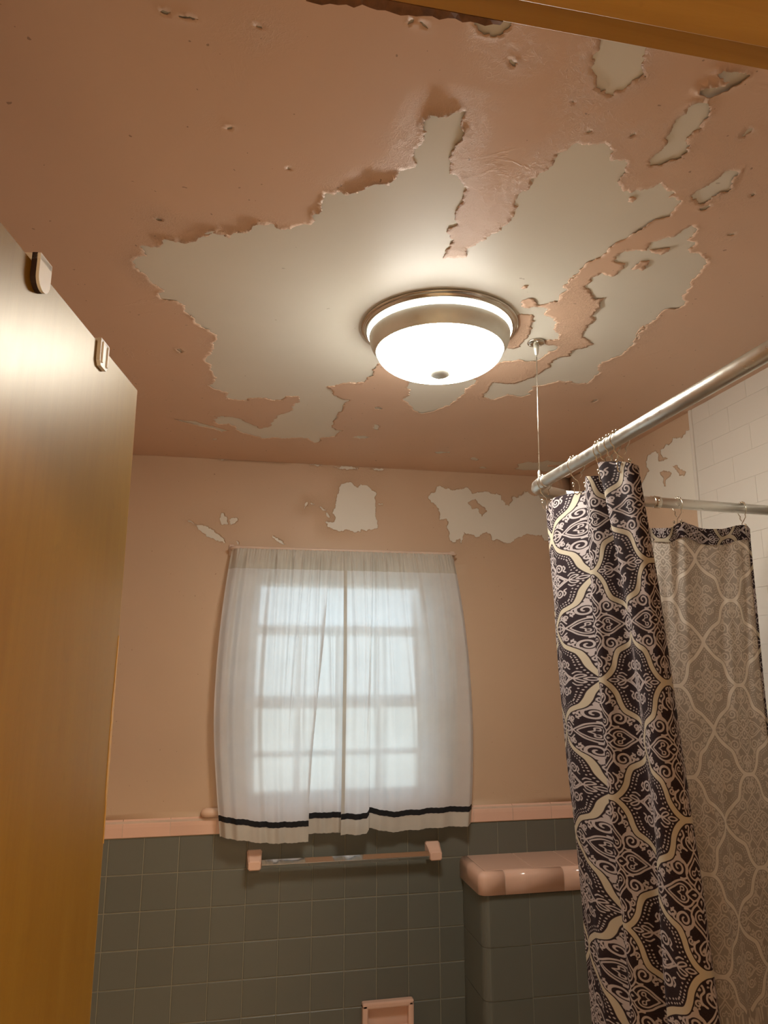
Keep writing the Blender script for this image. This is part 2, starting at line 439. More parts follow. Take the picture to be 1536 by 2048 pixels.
FAR_BARE = [
 "734,2294 777,2310 803,2292 813,2306 841,2297 871,2278 868,2228 879,2139 842,2132 831,2126 816,2134 812,2123 786,2120 771,2127 753,2128 727,2122 709,2127 689,2137 689,2150 712,2155 718,2173 705,2188 717,2211 719,2233 729,2271",
 "1076,2268 1107,2291 1112,2311 1128,2312 1153,2305 1196,2303 1234,2313 1246,2301 1253,2289 1272,2294 1311,2300 1336,2293 1371,2290 1372,2269 1383,2262 1391,2249 1404,2246 1418,2288 1436,2281 1462,2295 1472,2310 1487,2309 1506,2293 1559,2278 1616,2272 1618,2132 1564,2114 1546,2113 1536,2136 1508,2133 1473,2138 1451,2123 1420,2109 1377,2099 1330,2108 1326,2126 1310,2138 1267,2116 1246,2128 1217,2135 1212,2106 1203,2092 1200,2110 1191,2105 1170,2091 1158,2108 1156,2137 1148,2153 1155,2173 1147,2185 1118,2180 1108,2233 1086,2252",
 "185,2141 206,2130 223,2125 271,2111 300,2091 321,2063 276,2079 234,2104 220,2120",
 "306,2173 324,2149 327,2131 305,2132 297,2151",
 "331,2149 362,2157 356,2143 339,2130",
 "709,2370 807,2371 799,2362 728,2363",
 "848,2370 901,2369 890,2362 863,2364",
 "613,2371 665,2372 650,2366",
 "613,2227 613,2221 608,2212 602,2202 602,2208 602,2215 609,2226",
 "638,2220 637,2218 629,2218 625,2220 623,2223 629,2224 637,2222",
 "683,2195 674,2197 665,2202 659,2207 658,2211 667,2209 679,2201",
 "694,2170 689,2174 683,2181 682,2187 684,2190 690,2186 695,2176",
 "697,2148 692,2147 686,2148 681,2152 682,2155 687,2156 694,2152",
 "535,2063 522,2065 502,2079 488,2091 489,2097 507,2087 524,2076",
 "308,2376 302,2372 295,2369 291,2373 289,2377 295,2382 302,2379",
 "511,2391 509,2387 505,2384 502,2388 501,2393 504,2397 511,2398",
 "898,2231 894,2229 884,2229 879,2231 876,2234 885,2234 895,2234",
 "367,2058 363,2063 361,2068 361,2073 363,2072 366,2069 368,2062"]
FAR_ISL = [
 "1235,2251 1267,2269 1312,2221 1290,2199 1279,2228 1249,2233"]
RW_BARE = [
 "-819,2326 -776,2322 -769,2312 -725,2313 -711,2321 -694,2307 -640,2304 -638,2286 -672,2266 -662,2265 -625,2269 -626,2296 -608,2307 -568,2306 -554,2283 -567,2253 -542,2240 -516,2220 -508,2184 -543,2165 -624,2148 -679,2128 -746,2118 -762,2096 -833,2081 -830,2151"]
RW_ISL = [
 "-625,2232 -662,2227 -685,2213 -669,2204 -653,2202 -650,2181 -642,2183 -643,2205",
 "-694,2235 -718,2230 -740,2210 -756,2200 -747,2190 -724,2197 -712,2218"]

def rd(L):
    return [np.array([[float(c) for c in q.split(',')] for q in s.split()]) / 1000.0 for s in L]

def jag(poly, rng, min_len=.0030, amp=.27):
    out = []
    n = len(poly)
    def rec(a, b):
        d = b - a; L = math.hypot(*d)
        if L < min_len: return [a]
        m = (a + b) / 2 + np.array([-d[1], d[0]]) * rng.uniform(-amp, amp) * (1.0 if L < .016 else .55)
        return rec(a, m) + rec(m, b)
    for i in range(n):
        out += rec(poly[i], poly[(i + 1) % n])
    return np.array(out)

def inside(P, poly):
    lo, hi = poly.min(0), poly.max(0)
    cand = np.where((P[:, 0] >= lo[0]) & (P[:, 0] <= hi[0]) & (P[:, 1] >= lo[1]) & (P[:, 1] <= hi[1]))[0]
    res = np.zeros(len(P), bool)
    a = poly; b = np.roll(poly, -1, 0)
    for s in range(0, len(cand), 2000):
        c = cand[s:s + 2000]; x = P[c, 0][:, None]; y = P[c, 1][:, None]
        cond = (a[None, :, 1] > y) != (b[None, :, 1] > y)
        with np.errstate(divide='ignore', invalid='ignore'):
            xi = (b[None, :, 0] - a[None, :, 0]) * (y - a[None, :, 1]) / (b[None, :, 1] - a[None, :, 1]) + a[None, :, 0]
        res[c] = (np.sum(cond & (x < xi), 1) % 2) == 1
    return res

def near_dist(P, Q, cap=.06):
    """distance from points P to the nearest of boundary points Q (grid hash), capped; and index"""
    cell = cap
    key = {}
    for i, q in enumerate(Q):
        key.setdefault((int(q[0] // cell), int(q[1] // cell)), []).append(i)
    d = np.full(len(P), cap); idx = np.full(len(P), -1)
    groups = {}
    for i, p in enumerate(P):
        groups.setdefault((int(p[0] // cell), int(p[1] // cell)), []).append(i)
    for (cx_, cy_), ids in groups.items():
        qs = []
        for dx in (-1, 0, 1):
            for dy in (-1, 0, 1):
                qs += key.get((cx_ + dx, cy_ + dy), [])
        if not qs: continue
        qs = np.array(qs); ids = np.array(ids)
        D = np.hypot(P[ids, 0][:, None] - Q[qs, 0][None], P[ids, 1][:, None] - Q[qs, 1][None])
        k = D.argmin(1); dm = D[np.arange(len(ids)), k]
        ok = dm < cap
        d[ids[ok]] = dm[ok]; idx[ids[ok]] = qs[k[ok]]
    return d, idx

def vnoise(P, s, seed):
    """smooth value noise, vectorised"""
    q = P * s; i = np.floor(q).astype(int); f = q - i; f = f * f * (3 - 2 * f)
    def h(a, b):
        x = (a * 374761393 + b * 668265263 + seed * 1274126177) & 0x7fffffff
        x = ((x ^ (x >> 13)) * 1274126177) & 0x7fffffff
        return ((x ^ (x >> 16)) & 0xffff) / 65535.0
    v00, v10, v01, v11 = h(i[:, 0], i[:, 1]), h(i[:, 0] + 1, i[:, 1]), h(i[:, 0], i[:, 1] + 1), h(i[:, 0] + 1, i[:, 1] + 1)
    return (v00 * (1 - f[:, 0]) + v10 * f[:, 0]) * (1 - f[:, 1]) + (v01 * (1 - f[:, 0]) + v11 * f[:, 0]) * f[:, 1]

def paint_layer(rect, bare, isl, place, parent, seed, mat='pink', *, holes=(), curl_spots=(), coarse=.03, curl=.0015):
    """one continuous coat of paint with its peeled-away openings, as thin real geometry with lifted edges"""
    rng = random.Random(seed)
    x0, x1, y0, y1 = rect
    polys = [jag(p, rng) for p in bare]
    isls = [jag(p, rng) for p in isl]
    for p in polys + isls:
        p[:, 0] = np.clip(p[:, 0], x0, x1); p[:, 1] = np.clip(p[:, 1], y0, y1)
    loops = polys + isls + [np.array(h, float) for h in holes]
    B = np.concatenate(polys + isls)
    # interior points
    gx, gy = np.meshgrid(np.arange(x0 + coarse / 2, x1, coarse), np.arange(y0 + coarse / 2, y1, coarse))
    G1 = np.stack([gx.ravel(), gy.ravel()], 1)
    fine = .0055
    gx, gy = np.meshgrid(np.arange(x0 + fine, x1 - fine, fine), np.arange(y0 + fine, y1 - fine, fine))
    G2 = np.stack([gx.ravel(), gy.ravel()], 1)
    nr = np.random.RandomState(seed)
    G2 = G2 + nr.uniform(-.0018, .0018, G2.shape); G1 = G1 + nr.uniform(-.006, .006, G1.shape)
    d2, _ = near_dist(G2, B, .024)
    G2 = G2[(d2 > .003) & (d2 < .0235)]
    d1, _ = near_dist(G1, B, .03)
    G1 = G1[d1 > .026]
    verts = [Vector((x0, y0)), Vector((x1, y0)), Vector((x1, y1)), Vector((x0, y1))]
    edges = [(0, 1), (1, 2), (2, 3), (3, 0)]
    for p in loops:
        o = len(verts)
        verts += [Vector((float(a), float(b))) for a, b in p]
        n = len(p); edges += [(o + i, o + (i + 1) % n) for i in range(n)]
    pts = np.concatenate([G1, G2])
    pts = pts[(pts[:, 0] > x0) & (pts[:, 0] < x1) & (pts[:, 1] > y0) & (pts[:, 1] < y1)]
    verts += [Vector((float(a), float(b))) for a, b in pts]
    r = geometry.delaunay_2d_cdt(verts, edges, [], 0, 1e-7, False)
    V = np.array([(v.x, v.y) for v in r[0]])
    T = np.array([f for f in r[2] if len(f) == 3])
    cen = V[T].mean(1)
    pink = (cen[:, 0] > x0) & (cen[:, 0] < x1) & (cen[:, 1] > y0) & (cen[:, 1] < y1)
    bareM = np.zeros(len(cen), bool)
    for p in polys: bareM |= inside(cen, p)
    keep = pink & ~bareM
    for p in isls: keep |= inside(cen, p)
    for h in holes: keep &= ~inside(cen, np.array(h, float))
    T = T[keep]
    used = np.unique(T); remap = -np.ones(len(V), int); remap[used] = np.arange(len(used))
    V = V[used]; T = remap[T]
    d, _ = near_dist(V, B, .05)
    c = curl * np.clip(vnoise(V, 42., seed) * 2.4 - .95, 0, 1.3) * np.exp(-d / .0036)
    c += .0006 * np.exp(-d / .012) * (vnoise(V, 260., seed + 3) - .3)
    for (sx, sy, rad, amp, wid) in curl_spots:
        w = np.exp(-((V[:, 0] - sx) ** 2 + (V[:, 1] - sy) ** 2) / (2 * rad * rad))
        c += amp * w * np.exp(-d / wid) * (.75 + .5 * vnoise(V, 60., seed + 5))
    h = .0012 + np.maximum(c, 0)
    # lumps away from the edges
    h += .0010 * np.clip(vnoise(V, 9., seed + 9) - .72, 0, 1) * 3
    flaky = np.clip(1 - d / .045, 0, 1) * np.clip(vnoise(V, 11., seed + 7) * 2.2 - .45, 0, 1)
    # skirt along open edges
    e = np.concatenate([T[:, [0, 1]], T[:, [1, 2]], T[:, [2, 0]]])
    es = np.sort(e, 1); _, first, cnt = np.unique(es, axis=0, return_index=True, return_counts=True)
    be = e[first[cnt == 1]]
    n0 = len(V)
    bv = np.unique(be); m2 = {int(b): n0 + i for i, b in enumerate(bv)}
    V3 = [place(a, b, c_) for (a, b), c_ in zip(V, h)] + [place(V[b][0], V[b][1], max(0.0, h[b] - .0011)) for b in bv]
    F = [tuple(int(i) for i in t) for t in T]
    F += [(int(b), int(a), m2[int(a)], m2[int(b)]) for a, b in be]
    me = bpy.data.meshes.new('paint_layer')
    me.from_pydata(V3, [], F)
    at = me.attributes.new('flaky', 'FLOAT', 'POINT')
    at.data.foreach_set('value', np.concatenate([flaky, flaky[bv]]).astype(np.float32))
    sm = np.zeros(len(F), bool); sm[:len(T)] = True
    me.polygons.foreach_set('use_smooth', sm)
    me.materials.append(M[mat])
    o = bpy.data.objects.new('paint_layer', me); COL.objects.link(o); o.parent = parent
    o['label'] = 'peeling pink paint coat'
    return o

# ------------------------------------------------------------------ ceiling
ceiling = tag(box('ceiling', XL - .1, XR + .1, YF - .12, .13, HC, HC + .06, M['plaster']), 'pink ceiling with large patches of paint peeled to bare plaster', kind='structure')
SPOTS = [(0.237, -1.422, 0.028, 0.0032, 0.0044), (0.284, -1.434, 0.028, 0.0037, 0.0044), (0.335, -1.457, 0.024, 0.0032, 0.0044), (0.368, -1.481, 0.024, 0.0037, 0.0044),
         (0.480, -1.550, 0.024, 0.0028, 0.0034), (0.519, -1.618, 0.018, 0.0037, 0.0034), (0.547, -1.639, 0.018, 0.0037, 0.0034), (0.579, -1.637, 0.016, 0.0028, 0.0030),
         (0.597, -1.787, 0.020, 0.0037, 0.0044), (0.619, -1.801, 0.016, 0.0028, 0.0044), (0.659, -1.764, 0.016, 0.0028, 0.0030), (0.665, -1.735, 0.016, 0.0023, 0.0030),
         (0.600, -1.750, 0.014, 0.0037, 0.0034), (0.937, -1.893, 0.028, 0.0056, 0.0052), (0.953, -1.921, 0.024, 0.0046, 0.0052), (0.626, -1.925, 0.020, 0.0019, 0.0044),
         (1.028, -1.612, 0.012, 0.0028, 0.0030), (1.085, -1.051, 0.016, 0.0019, 0.0030)]
paint_layer((XL, XR, YF, 0.0), rd(CEIL_BARE), rd(CEIL_ISL), lambda a, b, c: (a, b, HC - c), ceiling, 11, curl_spots=SPOTS)

# ------------------------------------------------------------------ far wall with window opening, wainscot of grey tile
bm = bmesh.new()
bx(bm, XL - .1, HX0, .0, .13, 0, HC); bx(bm, HX1, XR + .1, .0, .13, 0, HC)
bx(bm, HX0, HX1, .0, .13, 0, HZ0); bx(bm, HX0, HX1, .0, .13, HZ1, HC)
wall_far = tag(bm_obj('wall_far', bm, M['plaster']), 'pink painted far wall with window opening above grey tile wainscot', kind='structure')
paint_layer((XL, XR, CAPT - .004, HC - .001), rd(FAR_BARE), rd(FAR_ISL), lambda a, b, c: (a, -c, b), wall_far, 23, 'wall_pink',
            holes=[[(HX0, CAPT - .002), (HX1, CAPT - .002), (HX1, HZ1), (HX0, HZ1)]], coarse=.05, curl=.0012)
box('grout_bed', XL, XR, -.0042, -.0002, 0.0, CAPB, M['grout'], wall_far)

def tile_mesh(name, w, h, th, cham, mat, parent, axis='y'):
    """a face tile: chamfered front, 18 triangles; lies in XZ with its front towards -Y, origin at its lower left corner"""
    c = cham
    v = [(0, 0, 0), (w, 0, 0), (w, 0, h), (0, 0, h),
         (0, -th + c, 0), (w, -th + c, 0), (w, -th + c, h), (0, -th + c, h),
         (c, -th, c), (w - c, -th, c), (w - c, -th, h - c), (c, -th, h - c)]
    f = [(8, 9, 10, 11), (4, 5, 9, 8), (5, 6, 10, 9), (6, 7, 11, 10), (7, 4, 8, 11), (0, 1, 5, 4), (1, 2, 6, 5), (2, 3, 7, 6), (3, 0, 4, 7)]
    return mesh_obj(name, v, f, mat, parent)
G = .0026
rt = random.Random(5)
first = None; cut = {}
for r in range(10):
    z = Z0 - r * TP + G / 2
    z = Z0 + (1 - r - 1) * TP + G / 2
    for c in range(-2, 16):
        x = c * TP + G / 2
        w = TP - G
        a, b = max(x, XL + .001), min(x + w, XR - .001)
        if r > 0: b = min(b, 1.1815)
        if b - a < .012: continue
        if r > 0 and a > 1.17: continue
        wk = round(b - a, 4)
        if wk not in cut:
            cut[wk] = tile_mesh('tile', wk, TP - G, .0062, .0016, M['grey_tile'], wall_far)
            o = cut[wk]
        else:
            o = share('tile', cut[wk], wall_far)
        o.location = (a, rt.uniform(-.0003, .0003), z)
# pink cap course along the top of the wainscot
def cap_mesh(name, L, parent):
    h = CAPT - CAPB - .001
    prof = [(0, 0), (-.0095, 0), (-.0105, .0012), (-.0105, h * .55), (-.0095, h * .72), (-.0068, h * .87), (-.003, h * .97), (0, h)]
    v = []; f = []
    n = len(prof)
    for X in (0, L):
        v += [(X, y, z) for y, z in prof]
    for i in range(n - 1): f.append((i, i + 1, n + i + 1, n + i))
    f.append(tuple(range(n - 1, -1, -1))); f.append(tuple(range(n, 2 * n)))
    return mesh_obj(name, v, f, M['pink_tile'], parent)
x = .04 - .148 * 2; capm = {}
while x < XR - .01:
    a, b = max(x + .0011, XL + .001), min(x + .148 - .0011, XR - .001)
    if b - a > .01:
        k = round(b - a, 4)
        o = capm[k] = cap_mesh('cap_tile', k, wall_far) if k not in capm else share('cap_tile', capm[k], wall_far)
        o.location = (a, 0, CAPB + .0006)
    x += .148
box('cap_grout', XL, XR, -.0085, -.0002, CAPB, CAPT - .006, M['pink_grout'], wall_far)
bm = bmesh.new(); tube(bm, [(.286, -.006, 1.157), (.290, -.009, 1.157), (.298, -.011, 1.157), (.342, -.011, 1.157)], .013, 14, True, [.006, .0125, .0155, .0155])
o = bm_obj('corner_bead', bm, M['pink'], wall_far, True)

# other walls
wall_left = tag(box('wall_left', XL - .1, XL, YF - .12, 0, 0, HC, M['pink']), 'pink left wall hidden behind the open door', kind='structure')
wall_right = tag(box('wall_right', XR, XR + .1, YF - .12, 0, 0, HC, M['plaster']), 'right wall with peeling pink paint and white tiled shower surround', kind='structure')
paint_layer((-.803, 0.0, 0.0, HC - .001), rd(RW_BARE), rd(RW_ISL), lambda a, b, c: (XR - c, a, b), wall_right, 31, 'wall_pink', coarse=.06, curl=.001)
box('tile_backing', XR - .0052, XR, YF, -.804, 0, HC - .0004, M['white_tile'], wall_right)
bm = bmesh.new(); bx(bm, XR - .0105, XR - .0002, -.816, -.803, .3, HC - .0006, .003, 2)
bm_obj('edge_trim', bm, M['white_tile'], wall_right)
SP = .0708; SL = .152; swm = {}
zr = 2.1135 + 3 * SP
k = 0
while zr > 1.05:
    top = min(zr + SP, HC - .0006)
    off = 0 if k % 2 else SL / 2
    y = -.8166 + off
    while y > -1.75:
        hi_, lo_ = min(y, -.8166), y - SL
        if hi_ - lo_ > .01:
            key = (round(hi_ - lo_ - .0006, 4), round(top - zr - .0009, 4))
            if key not in swm:
                swm[key] = tile_mesh('wall_tile', key[0], key[1], .0012, .0003, M['white_tile'], wall_right)
                o = swm[key]
            else:
                o = share('wall_tile', swm[key], wall_right)
            o.rotation_euler = (0, 0, -PI / 2)
            o.location = (XR - .0050, hi_ - .0005, zr + .0006)
        y -= SL
    zr -= SP; k += 1

bm = bmesh.new()
DX0, DX1, DZ = .050, .845, 2.031 + .012
bx(bm, XL - .1, DX0, YF - .12, YF, 0, HC); bx(bm, DX1, XR + .1, YF - .12, YF, 0, HC); bx(bm, DX0, DX1, YF - .12, YF, DZ, HC)
wall_front = tag(bm_obj('wall_front', bm, M['pink']), 'pink wall holding the doorway the view looks through', kind='structure')
floor = tag(box('floor', XL - .1, XR + .1, YF - .12, .13, -.06, 0, M['floor']), 'bathroom floor below the view', kind='structure')
# hall outside the door
HB = -3.7
bm = bmesh.new()
bx(bm, -1.0, 2.2, HB, YF - .12, -.06, 0)
tag(bm_obj('floor', bm, M['floor']), 'hall floor outside the doorway', kind='structure')
bm = bmesh.new(); bx(bm, -1.0, 2.2, HB, YF - .12, HC, HC + .06)
tag(bm_obj('ceiling', bm, M['hall']), 'hall ceiling outside the doorway', kind='structure')
tag(box('wall_hall', -1.0, 2.2, HB - .1, HB, 0, HC, M['hall']), 'hall wall opposite the doorway', kind='structure')
tag(box('wall_hall', -1.1, -1.0, HB, YF - .12, 0, HC, M['hall']), 'hall wall on the left', kind='structure')
tag(box('wall_hall', 2.2, 2.3, HB, YF - .12, 0, HC, M['hall']), 'hall wall on the right', kind='structure')

# door frame: head lining with stop, side linings
trim = empty('trim_1', (0, 0, 0)); tag(trim, 'orange varnished wooden door frame head above the view', kind='structure')
bm = bmesh.new(); bx(bm, DX0 - .05, DX1 + .05, YF - .135, YF + .0, 2.031, DZ, .0015)
bm_obj('head_lining', bm, M['frame_wood'], trim)
bm = bmesh.new(); bx(bm, DX0 + .012, DX1 - .012, YF - .105, YF - .0235, 2.021, 2.031, .002)
bm_obj('head_stop', bm, M['frame_wood'], trim)
for s, xa in ((0, DX0), (1, DX1 - .012)):
    bm = bmesh.new(); bx(bm, xa, xa + .012, YF - .135, YF, 0, 2.031, .0015)
    bm_obj('side_lining', bm, M['frame_wood'], trim)
# splintered room-side edge of the head, left of centre
bm = bmesh.new(); rs = random.Random(8)
n = 26; rows = []
for i in range(n):
    X = .40 + .12 * i / (n - 1)
    fall = (1 - i / (n - 1))
    dy = .003 + .009 * fall * (.5 + .5 * rs.random()) + .0012 * rs.random()
    rows.append([bm.verts.new((X, YF - .001, 2.0308)), bm.verts.new((X, YF + dy, 2.0312 + .002 * rs.random())), bm.verts.new((X, YF + dy * .8, 2.038)), bm.verts.new((X, YF - .001, 2.038))])
for a, b in zip(rows[:-1], rows[1:]):
    for k in range(4): bm.faces.new((a[k], b[k], b[(k + 1) % 4], a[(k + 1) % 4]))
bm.faces.new(rows[0]); bm.faces.new(rows[-1][::-1])
tag(bm_obj('splintered_edge', bm, M['dark_wood'], trim), 'dark splintered wood edge')

# ------------------------------------------------------------------ door
TH = math.radians(9.488)
door = empty('door_1', (.103, -2.266, 0), PI / 2 - TH)       # local X runs along the leaf, local -Y is the visible face
tag(door, 'open varnished birch door seen from its hall face on the left', kind='structure')
bm = bmesh.new(); bx(bm, 0.002, .7092, .0, .035, .012, 2.0308, .0012)
bm_obj('leaf', bm, M['door_wood'], door)
bm = bmesh.new(); bx(bm, .7090, .7104, .0005, .0345, .013, 2.030)
bm_obj('edge_strip', bm, M['frame_wood'], door)
# worn splintered spot on the free edge
bm = bmesh.new(); rs = random.Random(3); rows = []
for i in range(22):
    z = 1.42 + .26 * i / 21
    w = .002 + .007 * math.sin(PI * i / 21) * (.4 + .6 * rs.random())
    rows.append([bm.verts.new((.7095, -.0006, z)), bm.verts.new((.7095 - w, -.0006, z + .002 * rs.random())), bm.verts.new((.7095 - w, .001, z)), bm.verts.new((.7095, .001, z))])
for a, b in zip(rows[:-1], rows[1:]):
    for k in range(4): bm.faces.new((a[k], b[k], b[(k + 1) % 4], a[(k + 1) % 4]))
bm.faces.new(rows[0]); bm.faces.new(rows[-1][::-1])
tag(bm_obj('worn_edge', bm, M['frame_wood'], door), 'worn splintered spot on the door edge')

# over-the-door clips
def door_pt(s, out, z):
    c, sn = math.cos(PI / 2 - TH), math.sin(PI / 2 - TH)
    # local (s, -out) rotated
    return (.103 + c * s + sn * out, -2.266 + sn * s - c * out, z)
def clip(s, w, z0, z1, round_end, label):
    root = empty('over_door_clip', door_pt(s, 0, 2.0308), PI / 2 - TH)
    tag(root, label, 'door hook', 'clips hooked over the door top')
    h = 2.0308
    # front plate outline
    if round_end:
        out = [(-w / 2, z1 - h), (w / 2, z1 - h)] + [(w / 2 * math.cos(a), z0 - h + w / 2 + w / 2 * math.sin(a)) for a in np.linspace(0, -PI, 14)]
    else:
        out = [(-w / 2, z1 - h), (w / 2, z1 - h), (w / 2, z0 - h + .006), (w / 2 - .005, z0 - h), (-w / 2 + .005, z0 - h), (-w / 2, z0 - h + .006)]
    def plate(nm, y0, y1, sc, mat, par):
        bm = bmesh.new()
        f1 = [bm.verts.new((a * sc, -y0, b)) for a, b in out]; f2 = [bm.verts.new((a * sc, -y1, b)) for a, b in out]
        bm.faces.new(f1); bm.faces.new(f2[::-1])
        for i in range(len(out)): bm.faces.new((f1[i], f1[(i + 1) % len(out)], f2[(i + 1) % len(out)], f2[i]))
        return bm_obj(nm, bm, mat, par)
    if round_end:
        plate('pad', .0003, .0055, 1.0, M['clip_dark'], root)
        plate('plate', .0055, .0085, .97, M['clip_white'], root)
    else:
        plate('plate', .0003, .005, 1.0, M['clip_white'], root)
        for k in (-.3, .3):
            bm = bmesh.new(); bx(bm, k * w - .002, k * w + .002, -.0068, -.0048, z0 - h + .004, z1 - h - .003, .0008)
            bm_obj('ridge', bm, M['clip_white'], root)
    bm = bmesh.new(); bx(bm, -w / 2, w / 2, -.0085 if round_end else -.005, .0375, .0002, z1 - h if z1 - h > .003 else .003, .0008)
    bm_obj('top_bend', bm, M['clip_white'], root)
    bm = bmesh.new(); bx(bm, -w / 2, w / 2, .0352, .0372, -.03, .001, .0004)
    bm_obj('back_tab', bm, M['clip_white'], root)
clip(.3805, .027, 2.003, 2.0385, True, 'round-ended white clip with dark backing over the door top, the nearer one')
clip(.5610, .028, 2.000, 2.0345, False, 'square ribbed white clip over the door top, nearer the free edge')

# ------------------------------------------------------------------ half wall of large grey tiles with pink cap
PX0, PY = 1.182, -.21
RC = .0278
hp = [(XR - .0005, -.0005), (PX0 + .0022, -.0005)] + [(PX0 + .0022 + RC - RC * math.cos(a), PY + .0022 + RC - RC * math.sin(a)) for a in np.linspace(0, PI / 2, 8)] + [(XR - .0005, PY + .0022)]
def extrude_profile(name, prof, h, mat, parent, closed=True):
    v = [(a, b, 0) for a, b in prof] + [(a, b, h) for a, b in prof]; n = len(prof)
    f = [(i, (i + 1) % n, n + (i + 1) % n, n + i) for i in range(n)]
    f += [tuple(range(n - 1, -1, -1)), tuple(range(n, 2 * n))]
    return mesh_obj(name, v, f, mat, parent)
half = tag(extrude_profile('half_wall', hp, .93, M['grout'], None), 'half wall of large grey tiles with pink bullnose cap', kind='structure')
RP = .1525
def extrude_profile(name, prof, h, mat, parent, closed=True):
    v = [(a, b, 0) for a, b in prof] + [(a, b, h) for a, b in prof]; n = len(prof)
    f = [(i, (i + 1) % n, n + (i + 1) % n, n + i) for i in range(n)]
    f += [tuple(range(n - 1, -1, -1)), tuple(range(n, 2 * n))]
    return mesh_obj(name, v, f, mat, parent)
Rn = .030
arc = [(PX0 + Rn - Rn * math.cos(a), PY + Rn - Rn * math.sin(a)) for a in np.linspace(0, PI / 2, 8)]
prof = [(PX0, -.0008)] + arc + [(1.3405, PY), (1.3405, PY + .007), (PX0 + .03, PY + .007), (PX0 + .007, PY + .03), (PX0 + .007, -.0008)]
c0 = None; t0 = {}
for r in range(6):
    z0 = .757 - RP * r + .0012 if r else .757 + .0012
    z0 = .757 - RP * r + .0012
    if z0 < 0: break
    if c0 is None:
        c0 = extrude_profile('corner_tile', prof[::-1], RP - .0024, M['grey_tile'], half); o = c0
    else: o = share('corner_tile', c0, half)
    o.location = (0, 0, z0)
    for i in range(3):
        a = 1.342 + i * .1525 + .0012; b = min(a + .1525 - .0024, XR - .001)
        if b - a < .01: continue
        k = round(b - a, 4)
        if k not in t0: t0[k] = tile_mesh('large_tile', k, RP - .0024, .0066, .0016, M['grey_tile'], half); o = t0[k]
        else: o = share('large_tile', t0[k], half)
        o.location = (a, PY + .0066, z0)
# cap
CZ0, CZ1, CR = .913, .981, .022

def bull(name, a, b, depth, end_left, parent):
    """front bullnose piece between x=a and x=b, with a rounded outer top edge; optional returned left end"""
    pr = [(0, 0)] + [(0 + CR - CR * math.cos(t), CZ1 - CZ0 - CR + CR * math.sin(t)) for t in np.linspace(0, PI / 2, 7)] + [(depth, CZ1 - CZ0)]
    return pr
def sweep_edge(name, path, mat, parent, width=.04):
    """bullnose swept along a plan path (outer edge); path points (x, y, nx, ny) with outward normals"""
    pr = [(0.0, 0.0)] + [(CR - CR * math.cos(t), CZ1 - CZ0 - CR + CR * math.sin(t)) for t in np.linspace(0, PI / 2, 8)] + [(width, CZ1 - CZ0), (width, 0)]
    v = []; f = []; n = len(pr)
    for X, Y, nx, ny in path:
        for d, z in pr: v.append((X - nx * d, Y - ny * d, CZ0 + z))
    for i in range(len(path) - 1):
        for k in range(n): f.append((i * n + k, i * n + (k + 1) % n, (i + 1) * n + (k + 1) % n, (i + 1) * n + k))
    f.append(tuple(range(n))); f.append(tuple(range((len(path) - 1) * n, len(path) * n))[::-1])
    o = mesh_obj(name, v, f, mat, parent)
    bm = bmesh.new(); bm.from_mesh(o.data); bmesh.ops.recalc_face_normals(bm, faces=bm.faces); bm.to_mesh(o.data); bm.free()
    for p in o.data.polygons: p.use_smooth = len(p.vertices) == 4
    return o
ex, ey, cr = 1.171, -.222, .026
corner = [(ex, -.0012, -1, 0), (ex, -.1, -1, 0), (ex, ey + cr, -1, 0)] + [(ex + cr - cr * math.cos(t), ey + cr - cr * math.sin(t), -math.cos(t), -math.sin(t)) for t in np.linspace(.2, PI / 2 - .2, 5)] + [(ex + cr, ey, 0, -1), (1.2555, ey, 0, -1)]
sweep_edge('cap_tile', corner, M['pink_tile'], half, .0255)
core = [(X + nx * -.0011, Y + ny * -.0011, nx, ny) for X, Y, nx, ny in corner[:-1]] + [(XR - .001, ey + .0011, 0, -1)]
CZ1 -= .0011
sweep_edge('cap_grout', core, M['pink_grout'], half, .03)
box('cap_bed', 1.176 + .01, XR - .001, -.2, -.001, CZ0 + .002, CZ1 - .0006, M['pink_grout'], half)
CZ1 += .0011
for a, b in ((1.2578, 1.459), (1.4613, XR - .001)):
    sweep_edge('cap_tile', [(a, ey, 0, -1), (b, ey, 0, -1)], M['pink_tile'], half, .0255)
for a, b in ((1.1985, 1.3645), (1.3665, 1.5175), (1.5195, XR - .001)):
    bm = bmesh.new(); bx(bm, a, b, ey + .0275, -.0012, CZ1 - .007, CZ1 + .0001, .0012)
    bm_obj('cap_tile', bm, M['pink_tile'], half)

# ------------------------------------------------------------------ ceiling lamp
LX, LY = .7895, -1.172
lamp = empty('ceiling_lamp', (LX, LY, HC))
tag(lamp, 'lit flush ceiling lamp with white glass bowl and brushed nickel rim', 'ceiling lamp')
def lat(name, prof, mat, parent, n=96):
    bm = bmesh.new(); lathe(bm, prof, n)
    return bm_obj(name, bm, mat, parent, True)
lat('flange', [(.10, -.0016), (.1735, -.0016), (.1745, -.003), (.1735, -.0052), (.169, -.0062), (.1665, -.0075), (.1668, -.0095), (.1640, -.0115), (.1610, -.012), (.10, -.012)], M['steel'], lamp)
o = lat('added_glow_ring', [(.11, -.0122), (.1600, -.0122), (.1608, -.0145), (.1578, -.0205), (.1560, -.0225), (.11, -.0225)], M['glow'], lamp)  # glow added to give the bright band and its halo on the ceiling
o['label'] = 'band above the rim with added glow'
lat('rim', [(.12, -.0228), (.1558, -.0228), (.1562, -.0245), (.1545, -.034), (.1505, -.045), (.1445, -.0545), (.1425, -.0565), (.1420, -.0585), (.1400, -.0590), (.1385, -.0575), (.12, -.05)], M['nickel'], lamp)
prof = [(.1398, -.052)]
for i in range(1, 25):
    t = i / 24 * PI / 2
    prof.append((.1385 * math.cos(t) if i < 24 else 0.0, -.0585 - .050 * math.sin(t)))
